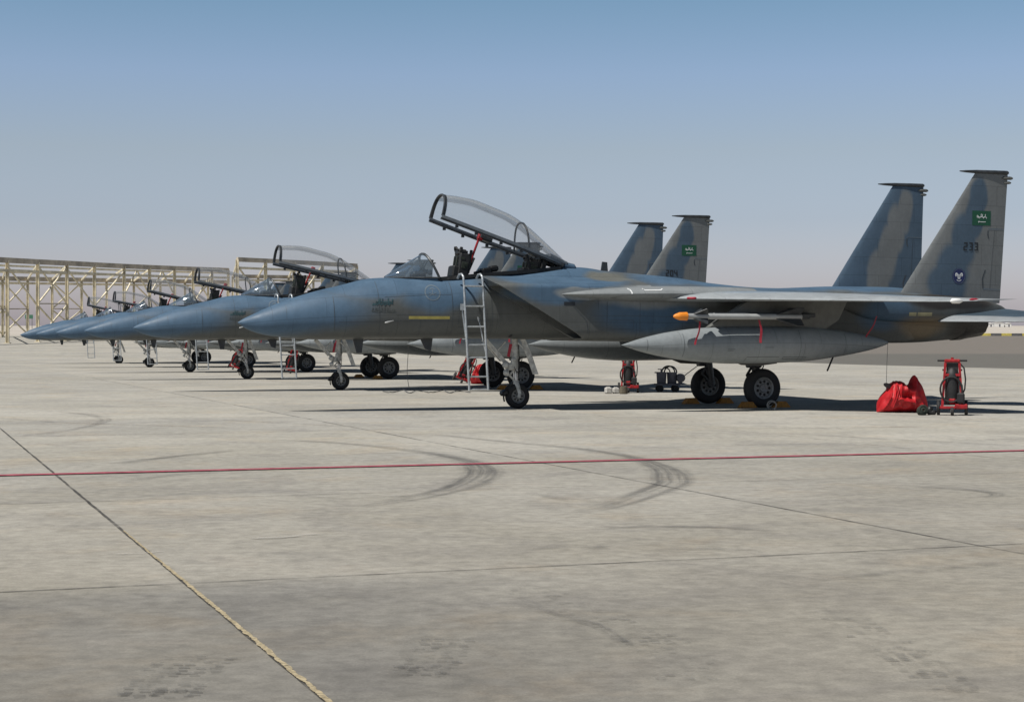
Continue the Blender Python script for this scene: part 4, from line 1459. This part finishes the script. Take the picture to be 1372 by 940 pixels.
lad = empty('boarding_ladder')
ladder_parts(lad)
LP = [(4.80, 0), (4.22, 1), (4.12, 2), (4.1, 3), (4.1, 4), (4.15, 5)]
LL = ['silver boarding ladder hanging from the cockpit of the nearest jet',
      'silver boarding ladder under the nose of the 204 jet, left of its nose wheel',
      'metal boarding ladder hung on the third jet of the row',
      'metal boarding ladder hung on the fourth jet of the row, beside its nose wheel',
      'metal boarding ladder hung on the fifth jet of the row',
      'farthest and leftmost small boarding ladder, hung on the last jet']
for i, (x, j) in enumerate(LP):
    l = lad if i == 0 else copy_tree(lad)
    a, b = OFFS[j]
    l.location = rowpt(a + x, b - .99, .455 if i == 0 else .40)
    l.rotation_euler = (0, 0, TH)
    tag(l, LL[i], 'ladder', 'ladders on the parked jets')

# ------------------------------------------------------------------ chocks
def chock_mesh():
    mb = MB()
    mb.prism([(-.22, 0), (.22, 0), (.10, .14), (-.10, .14)], -.09, .09)
    return mb


ck = chock_mesh().build('wheel_chock', M['chock'], None, 0)
CK = [(0, 11.55, -1.42, 'yellow chock ahead of the near main wheel of the nearest jet'), (0, 12.42, -1.42, 'yellow chock behind the near main wheel of the nearest jet'),
      (0, 11.42, 1.30, 'yellow chock ahead of the far main wheel of the nearest jet'), (0, 12.35, 1.3, 'yellow chock behind the far main wheel of the nearest jet'),
      (1, 11.35, -1.42, 'yellow chock ahead of the near main wheel of the 204 jet'), (1, 12.45, -1.42, 'yellow chock behind the near main wheel of the 204 jet'),
      (2, 11.40, 1.3, 'yellow chock ahead of the far main wheel of the third jet'), (2, 11.48, -1.42, 'yellow chock ahead of the near main wheel of the third jet')]
for i, (j, x, y, l) in enumerate(CK):
    o = ck if i == 0 else ck.copy()
    if i: COL.objects.link(o)
    a, b = OFFS[j]
    o.location = rowpt(a + x, b + y)
    o.rotation_euler = (0, 0, TH + R([4, -6, 8, 3, -5, 2, 6, -3][i]))
    tag(o, l, 'chock', 'chocks at the main wheels')


# ------------------------------------------------------------------ wheeled extinguishers
def extinguisher():
    root = empty('wheeled_extinguisher')
    b = MB()
    b.lathe([(.22, .10), (.24, .13), (.30, .145), (.80, .14), (.92, .12), (.98, .05)], (0, 0, 0), 'Z', 18, True, True)
    b.build('cylinder', M['black'], root, 40)
    f = MB()
    for sg in (-1, 1):
        f.bar((sg * .20, -.10, .18), (sg * .14, -.06, 1.10), .042, .05)
        f.bar((sg * .21, -.10, .18), (sg * .21, .2, .18), .05, .05)
    f.bar((-.16, -.09, .84), (.16, -.09, .84), .05, .05)
    f.box((0, -.02, 1.13), (.32, .16, .07), bev=.02)
    f.box((0, -.12, .30), (.14, .08, .12), bev=.03)
    f.box((.18, -.08, .19), (.26, .2, .10), bev=.02)
    f.box((0, .02, .16), (.50, .34, .05), bev=.01)
    f.tube([(0, 0, 1.12), (0, 0, 1.20)], .03, 8)
    f.box((0, -.02, .98), (.24, .05, .22), bev=.01, mi=1)
    f.box((0, .06, .55), (.30, .04, .66), bev=.01, mi=1)
    f.build('frame', [M['red'], M['black']], root, 30)
    h = MB()
    h.tube([(-.30, -.03, 1.135), (.30, -.03, 1.135)], .022, 8)
    h.tube([(-.20, -.05, .94), (-.13, -.05, .94)], .02, 8); h.tube([(.13, -.05, .94), (.20, -.05, .94)], .02, 8)
    h.build('handle', M['black'], root, 30)
    ho = MB()
    ho.tube([(.15, -.06, 1.08), (.235, -.08, .98), (.265, -.09, .75), (.25, -.1, .55), (.20, -.1, .42), (.19, -.1, .3)], .016, 8)
    pts = []
    for a in np.linspace(50, 310, 20): pts.append((-.02 + .22 * math.cos(R(a)), -.15, .54 + .26 * math.sin(R(a))))
    ho.tube(pts, .02, 8)
    pts = [(.12, -.15, .74), (.19, -.15, .62), (.20, -.15, .48), (.17, -.15, .36)]
    ho.tube(pts, .022, 8)
    ho.box((.17, -.13, .36), (.16, .14, .22), bev=.03)
    ho.build('hose', M['black'], root, 30)
    for x, y, r in ((-.28, .02, .155), (.28, .02, .155), (0, -.24, .085)):
        w = MB()
        w.lathe([(-.028, r * .5), (-.034, r * .9), (-.02, r), (.02, r), (.034, r * .9), (.028, r * .5)], (x, y, r), 'X', 20, True, True)
        w.lathe([(-.038, .001), (-.038, r * .28), (.038, r * .28), (.038, .001)], (x, y, r), 'X', 10, mi=1)
        w.build('wheel', [M['rubber'], M['rim']], root, 30)
    return root


ex = extinguisher()
EX = [((1276, 556), 0, 0, 'red wheeled fire extinguisher beside the red bag at the right'),
      ((842, 526), 0, 0, 'red wheeled fire extinguisher half hidden under the tank, beside pale blocks'),
      ((616, 513), 24, 50, 'red wheeled extinguisher leaning back near the ladder of the nearest jet'),
      ((388, 500), 12, 30, 'red wheeled extinguisher behind the ladder of the 204 jet'),
      ((312, 495), 20, -20, 'farthest red wheeled extinguisher, left of the third nose wheel')]
for i, (p, tilt, rz, l) in enumerate(EX):
    o = ex if i == 0 else copy_tree(ex)
    o.location = gp(*p)
    o.rotation_euler = (0, R(tilt), -math.atan((p[0] - 686) / 2300) + R(rz * .2))
    tag(o, l, 'extinguisher', 'wheeled extinguishers along the row')

# ------------------------------------------------------------------ red bag of covers
def red_bag(seed):
    rnd = random.Random(seed)
    mb = MB()
    px = [0, .05, .14, .24, .32, .42, .50, .58, .66, .74, .80, .86, .94, 1.02, 1.08, 1.10]
    ph = [.04, .24, .38, .50, .62, .665, .655, .61, .575, .63, .79, .73, .58, .36, .18, .04]
    pd = [.04, .20, .30, .36, .38, .40, .40, .40, .38, .36, .30, .28, .27, .24, .14, .03]
    q = np.linspace(0, 1.10, 110)
    H = pchip(px, ph, q); D = pchip(px, pd, q)
    n = 72
    from mathutils import noise as mn
    rings = []
    for i, x in enumerate(q):
        ring = []
        for k in range(n):
            a = 2 * math.pi * k / n
            ca, sa = math.cos(a), math.sin(a)
            y = D[i] * math.copysign(abs(ca) ** .8, ca)
            z = H[i] * .5 + H[i] * .5 * math.copysign(abs(sa) ** .75, sa)
            # long creases that run up towards the two gathered tops
            d1 = math.atan2(x - .80, .95 - z); d2 = math.atan2(x - .42, .85 - z)
            w2 = 1 / (1 + math.exp((x - .58) * 14))
            u = d1 * (1 - w2) + d2 * w2
            nz = mn.noise(Vector((u * 4.6 + seed, y * 3.0, z * 1.6)))
            n2 = mn.noise(Vector((x * 7 + seed, y * 7, z * 7)))
            f = .20 * ((1 - abs(nz) * 2.2) ** 2 if abs(nz) < .45 else 0) - .09 + .10 * n2
            f *= min(1, H[i] / .35) * min(1, max(z, 0) / .1 + .25)
            f -= .40 * math.exp(-((x - .60) / .16) ** 2 - ((z - .36) / .08) ** 2)
            f += .30 * math.exp(-((z - (.30 - .25 * (x - .3))) / .035) ** 2) * math.exp(-((x - .55) / .3) ** 2)
            ring.append((x + .10 * (z - .25) * f, y * (1 + f), max(0.0, z * (1 + f * .20)) + .004))
        rings.append(ring)
    mb.loft(rings, True, True, True)
    return mb


def bag(seed):
    root = empty('cover_bag')
    red_bag(seed).build('bag_cloth', M['redcloth'], root, 55)
    b = MB()
    b.lathe([(-.02, .02), (-.016, .09), (.016, .09), (.02, .02)], (0, 0, 0), 'Y', 16, True, True)
    rot = Matrix.Rotation(R(24), 3, 'Y')
    b.v = [tuple(rot @ Vector((p[0], p[1], p[2] * .55)) + Vector((.20, -.12, .58))) for p in b.v]
    b.build('black_flap', M['black'], root, 30)
    st = MB(); st.tube([(.34, -.34, .60), (.36, -.40, .45), (.31, -.44, .30), (.24, -.42, .12)], .013, 6)
    st.build('tie_strap', M['redcloth'], root, 30)
    return root


bg = bag(4)
p = gp(1175, 552)
bg.location = p
bg.rotation_euler = (0, 0, R(3))
tag(bg, 'crumpled bright red cover bag beside the wheeled extinguisher at the right', 'bag', 'red cover bags by the jets')
b2 = copy_tree(bg)
b2.location = gp(632, 514)
b2.rotation_euler = (0, 0, R(-25))
b2.scale = (.9, .9, 1.05)
tag(b2, 'red cover bag seen behind the ladder of the nearest jet', 'bag', 'red cover bags by the jets')
# dark rolled strap lying at the bag's foot
sc_ = MB()
for k in range(5):
    sc_.torus((.01 * (k % 3), -.06 + .03 * k, .108 - .004 * k), .080 - .009 * (k % 2), .028, 'Y', 20, 7)
sc_.torus((.0, -.075, .10), .038, .026, 'Y', 16, 7)
so = sc_.build('strap_roll', M['olive'], None, 50)
so.location = gp(1236, 556)
so.rotation_euler = (R(-8), 0, R(8))
tag(so, 'dark green rolled strap leaning on the red cover bag', 'strap')
bk = MB(); bk.box((0, 0, .09), (.12, .16, .18), bev=.04); bk.box((.06, -.02, .05), (.14, .12, .10), bev=.03)
bo = bk.build('black_pouch', M['black'], None, 40)
bo.location = gp(1245.5, 555.5)
tag(bo, 'small black pouch between the rolled strap and the extinguisher', 'pouch')

# ------------------------------------------------------------------ service cart, blocks, coil, cables
ct = empty('service_cart', gp(895, 524.5), R(5))
tag(ct, 'grey wheeled service cart with two tubs and black hoses, in front of main wheels', 'cart')
m = MB(); m.box((-.03, 0, .22), (.74, .42, .06), bev=.01); m.build('chassis', M['cartgrey'], ct, 30)
for x, r in ((-.20, .155), (.12, .155)):
    m = MB()
    m.lathe([(.25, r * .85), (.26, r * .9), (.56, r), (.575, r * 1.06), (.59, r * 1.06), (.59, r * .9), (.50, r * .85)], (x, 0, 0), 'Z', 20, True, True)
    m.build('tub', M['cartgrey'], ct, 35)
m = MB(); m.lathe([(-.13, .05), (-.12, .13), (.12, .13), (.13, .05)], (.38, -.02, .42), 'Y', 18, True, True); m.box((.38, .0, .28), (.1, .2, .12))
m.build('hose_reel', M['cartgrey'], ct, 30)
m = MB()
m.torus((.0, -.05, .58), .20, .022, 'Y', 18, 8, 0, 180); m.torus((.09, .06, .58), .19, .022, 'Y', 18, 8, 0, 180); m.torus((-.06, .1, .58), .14, .018, 'Y', 18, 8, 0, 180)
m.build('hose', M['black'], ct, 40)
m = MB(); m.tube([(-.42, -.05, .585), (-.12, -.05, .585)], .018, 8); m.tube([(-.32, -.05, .68), (-.14, -.05, .68)], .015, 8); m.tube([(-.22, -.05, .58), (-.22, -.05, .69)], .02, 8)
m.build('valve_handle', M['cartgrey'], ct, 30)
m = MB(); m.tube([(.47, 0, .46), (.93, .0, .80)], .014, 8); m.build('tow_bar', M['frame'], ct, 30)
for x in (-.26, .22):
    for y in (-.16, .16):
        m = MB(); m.lathe([(-.03, .05), (-.034, .09), (-.02, .10), (.02, .10), (.034, .09), (.03, .05)], (x, y, .10), 'Y', 16, True, True)
        m.build('wheel', M['rubber'], ct, 30)
BL = [((815, 527), (.20, .2, .18), 'concreteblk', 'leftmost pale concrete block beside the extinguisher under the tank'),
      ((825, 526.8), (.19, .2, .165), 'concreteblk', 'pale concrete block right against another, nearer the extinguisher')]
for (px_, sz, mt, l) in BL:
    m = MB(); m.box((0, 0, sz[2] / 2), sz, bev=.03); m.box((0, 0, sz[2] + .008), (sz[0] * .5, sz[1] * .5, .03), bev=.01)
    o = m.build('concrete_block', M[mt], None, 25); o.location = gp(*px_)
    o.rotation_euler = (0, 0, R(12)); tag(o, l, 'block', 'pale blocks by the extinguisher')
m = MB(); m.lathe([(0, .10), (.02, .125), (.12, .12), (.2, .11), (.215, .08)], (0, 0, 0), 'Z', 14, True, True); m.torus((0, 0, .21), .08, .02, 'Z', 14, 6)
o = m.build('canvas_bucket', M['brownblk'], None, 40); o.location = gp(835.5, 527.5)
tag(o, 'brown canvas bucket between the pale blocks and the extinguisher wheels', 'bucket')
m = MB(); m.torus((0, 0, .115), .10, .012, 'Y', 22, 7); m.torus((.02, .03, .10), .085, .010, 'Y', 22, 7); m.box((.06, -.01, .03), (.05, .05, .06), bev=.01)
o = m.build('wire_coil', M['rim'], None, 40); o.location = gp(1034, 549.5)
tag(o, 'small grey wire coil on the ground by the near main wheel of the nearest jet', 'coil')


def cable(name, pts, r, mat, label):
    P = [Vector(p) for p in pts]
    t = list(range(len(P))); q = np.linspace(0, len(P) - 1, 8 * (len(P) - 1) + 1)
    c = [pchip(t, [p[i] for p in P], q) for i in range(3)]
    m = MB(); m.tube([Vector(v) for v in zip(*c)], r, 6)
    o = m.build(name, mat, None, 40)
    return tag(o, label, 'cable')


M['cable'] = simple('grey_cable', (.12, .12, .12), .6)
a = gp(548, 523)
cable('ground_wire', [Vector((a.x - .0, a.y + .1, 1.60)), Vector((a.x - .06, a.y + .05, .6)), Vector((a.x, a.y, .1)), Vector((a.x + .02, a.y, .01))], .009, M['cable'],
      'thin ground wire hanging down to the apron left of the nearest ladder')
rnd = random.Random(3)
cable('ground_cable', [gp(513 + k * 9, 525 + 1.1 * math.sin(k * 2.1) + (0.8 if k % 3 else -.6)) + Vector((0, 0, .012 + (.03 if k % 2 else 0))) for k in range(14)], .014, M['cable'],
      'dark cable lying loosely curled on the apron left of the nearest ladder')
a = Vector((8.54, 39.1, 0))
cable('ground_wire', [Vector((a.x + .02, a.y, 1.5)), Vector((a.x, a.y, 1.0)), Vector((a.x - .03, a.y, .1)), Vector((a.x - .06, a.y, .015))], .005, M['cable'],
      'thin ground wire hanging down behind the red cover bag')

# ------------------------------------------------------------------ sun shelter frames
def pz(px, py, d):
    return Vector(((px - 686) / 2300 * d, d, 1.5426 - (py - 456.5) / 2300 * d))


def shelter(name, label, front, back, fbeam_w, braces_f, braces_b, wf, rafters=True, floor=True, purlins=(.3, .65)):
    root = empty(name, (front[0][0].x, front[0][0].y, gz(front[0][0].y)))
    base = root.location.copy()

    def B(nm, mb, mt): mb.build(nm, M[mt], root, 0)

    def Lc(p): return p - base
    for row, w in ((front, wf), (back, wf * .85)):
        for (tp, bz) in row:
            m_ = MB()
            b_ = Vector((tp.x, tp.y, gz(tp.y)))
            # H section column with base plate
            t2 = tp
            for dx in (-w * .46, w * .46): m_.bar(Lc(b_ + Vector((dx, 0, 0))), Lc(t2 + Vector((dx, 0, 0))), w, w * .12)
            m_.bar(Lc(b_), Lc(t2), w * .14, w * .84)
            m_.box(Lc(b_ + Vector((0, 0, .05))), (w * 1.9, w * 1.9, .1))
            B('column', m_, 'beige')
    for row, mt, hh, dz in ((front, 'rustbeige', fbeam_w, 0), (front, 'beige', fbeam_w * .5, -fbeam_w * 1.9), (back, 'rustbeige', fbeam_w * 1.0, 0), (back, 'beige', fbeam_w * .5, -fbeam_w * 1.0)):
        m_ = MB()
        P = [t_[0] + Vector((0, 0, dz)) for t_ in row]
        P = [P[0] + (P[0] - P[1]) * 1.0] + P if floor else P
        for i in range(len(P) - 1): m_.bar(Lc(P[i]), Lc(P[i + 1]), .3, hh)
        B('beam', m_, mt)
    if rafters:
        for i in range(min(len(front), len(back))):
            m_ = MB(); m_.bar(Lc(front[i][0] + Vector((0, 0, -.3))), Lc(back[i][0] + Vector((0, 0, .0))), .16, .26)
            B('rafter', m_, 'beige')
        m_ = MB()
        # purlins along the length
        for u in purlins:
            n = min(len(front), len(back))
            for i in range(n - 1):
                p = front[i][0].lerp(back[i][0], u) + Vector((0, 0, .1)); q_ = front[i + 1][0].lerp(back[i + 1][0], u) + Vector((0, 0, .1))
                m_.bar(Lc(p), Lc(q_), .14, .24)
        B('purlins', m_, 'beige')
    for row, br in ((front, braces_f), (back, braces_b)):
        for (i, kind) in br:
            a, b = row[i][0], row[i + 1][0]
            ga, gb = gz(a.y), gz(b.y)
            ha, hb = a.z - ga, b.z - gb

            def at(p, h): return Vector((p.x, p.y, gz(p.y) + h))
            if kind == 'X':
                for s0, s1, t0, t1 in ((.97, .5, .97, .5),):
                    m_ = MB(); m_.bar(Lc(at(a, ha * .95)), Lc(at(b, hb * .48)), .16, .16); B('brace', m_, 'beige')
                    m_ = MB(); m_.bar(Lc(at(b, hb * .95)), Lc(at(a, ha * .48)), .16, .16); B('brace', m_, 'beige')
                    m_ = MB(); m_.bar(Lc(at(a, ha * .48)), Lc(at(b, hb * .48)), .14, .14); B('brace', m_, 'rustbeige')
                    m_ = MB(); m_.bar(Lc(at(a, ha * .46)), Lc(at(b, hb * .04)), .16, .16); B('brace', m_, 'beige')
                    m_ = MB(); m_.bar(Lc(at(b, hb * .46)), Lc(at(a, ha * .04)), .16, .16); B('brace', m_, 'beige')
            elif kind == 'V':
                m_ = MB(); m_.bar(Lc(at(a, ha * .93)), Lc(at(b, hb * .45)), .16, .16); B('brace', m_, 'beige')
            elif kind == 'A':
                m_ = MB(); m_.bar(Lc(at(b, hb * .93)), Lc(at(a, ha * .45)), .16, .16); B('brace', m_, 'beige')
                m_ = MB(); m_.bar(Lc(at(a, ha * .45)), Lc(at(b, hb * .05)), .16, .16); B('brace', m_, 'rustbeige')
            elif kind == 'K':
                mid = (at(a, ha * .95) + at(b, hb * .95)) / 2
                m_ = MB(); m_.bar(Lc(at(a, ha * .6)), Lc(mid), .16, .16); B('brace', m_, 'beige')
                m_ = MB(); m_.bar(Lc(at(b, hb * .6)), Lc(mid), .16, .16); B('brace', m_, 'beige')
    return tag(root, label, 'shelter frame', 'bare steel shelter frames')


fx = [-30, 10, 50.7, 89.9, 126.7, 166.4, 200.5, 234, 259, 284, 306]
ft = [346.5, 348.6, 350.8, 352.6, 354.6, 356.6, 358, 359.3, 360.2, 361, 361.8]
fd = [193, 200, 207, 214, 221, 228, 235, 242, 249, 256, 263]
front = [(pz(a, b, d), 0) for a, b, d in zip(fx, ft, fd)]
bx = [-30, 3.7, 37.3, 70, 109.5, 143, 179.5, 215, 248, 279, 305]
bt = [372, 373, 373.6, 374.2, 374.8, 375.4, 376, 376.6, 377, 377.5, 378]
bd = [236, 240, 244, 248, 252, 256, 260, 264, 268, 272, 276]
back = [(pz(a, b, d), 0) for a, b, d in zip(bx, bt, bd)]
shelter('steel_shelter', 'long bare beige steel shelter frame at the far left behind the jet noses', front, back, .62,
        [(1, 'V'), (2, 'X'), (3, 'V'), (4, 'A'), (5, 'K'), (6, 'K'), (8, 'X')], [(0, 'X'), (1, 'X'), (3, 'X'), (6, 'X'), (8, 'X')], .36)
fx2 = [318, 356, 394, 432, 478]
front2 = [(pz(a, b, d), 0) for a, b, d in zip(fx2, [347.5, 349.3, 351.2, 353.2, 356], [196, 200, 204, 208, 213])]
back2 = [(pz(a, b, d), 0) for a, b, d in zip([312, 346, 387, 420, 455], [370, 370.5, 371, 371.5, 372], [236, 239, 242, 245, 248])]
shelter('steel_shelter', 'shorter bare beige steel shelter frame behind the 204 jet canopy', front2, back2, .5, [(0, 'V'), (2, 'X')], [(0, 'X'), (2, 'X')], .34, floor=False, purlins=(.5,))

# ------------------------------------------------------------------ far right kerb, far sheds and sign
kb = empty('striped_kerb', (60, 250, gz(250)))
tag(kb, 'yellow and black striped kerb along the far edge of the asphalt', 'kerb')
M['kerbyellow'] = simple('kerb_yellow_paint', (.50, .42, .10), .7, var=.25)
M['kerbblack'] = simple('kerb_black_paint', (.10, .10, .10), .7, var=.25)
for k in range(2):
    m = MB()
    for i in range(-24, 26):
        if i % 2 == k:
            x = i * 1.45
            y = -.16 * x * .8
            m.box((x, y, .16 + gz(250 + y) - gz(250)), (1.43, .3, .42), Matrix.Rotation(-.127, 3, 'Z'), bev=.03)
    m.build('painted_blocks', M['kerbyellow' if k == 0 else 'kerbblack'], kb, 0)
for i, (px_, d, w, hh, l) in enumerate([(1314, 1500, 7, 3.5, 'leftmost tiny white shed on the horizon right of the tail'), (1326, 1500, 5, 2.8, 'second tiny white shed on the right horizon'),
                                        (1337, 1500, 9, 3.6, 'widest tiny white shed on the right horizon'), (1350, 1500, 5, 3, 'rightmost tiny white shed on the horizon')]):
    r = empty('far_shed', ((px_ - 686) / 2300 * d, d, gz(d)))
    m = MB(); m.box((0, 0, hh / 2), (w, 5, hh)); m.build('wall', M['whitewall'], r, 0)
    m = MB(); m.prism([(-w / 2 - .3, hh), (w / 2 + .3, hh), (0, hh + .8)], -2.8, 2.8); m.build('roof', M['whitewall'], r, 0)
    m = MB(); m.box((w * .1, -2.52, hh * .35), (1.2, .06, hh * .7)); m.build('door', M['cartgrey'], r, 0)
    tag(r, l, 'shed', 'white sheds on the horizon')
sg_ = empty('road_sign', ((39 - 686) / 2300 * 700, 700, gz(700)))
tag(sg_, 'small green road sign far off between the shelter columns', 'sign')
m = MB(); m.box((0, -.05, 4.9), (3.2, .12, 1.6), bev=.03); m.build('panel', M['signgreen'], sg_, 0)
for x in (-1.2, 1.2):
    m = MB(); m.bar((x, .1, 0), (x, .1, 4.2), .2, .2); m.build('post', M['pylon'], sg_, 0)

SC.render.resolution_x = 1024
SC.render.resolution_y = 701
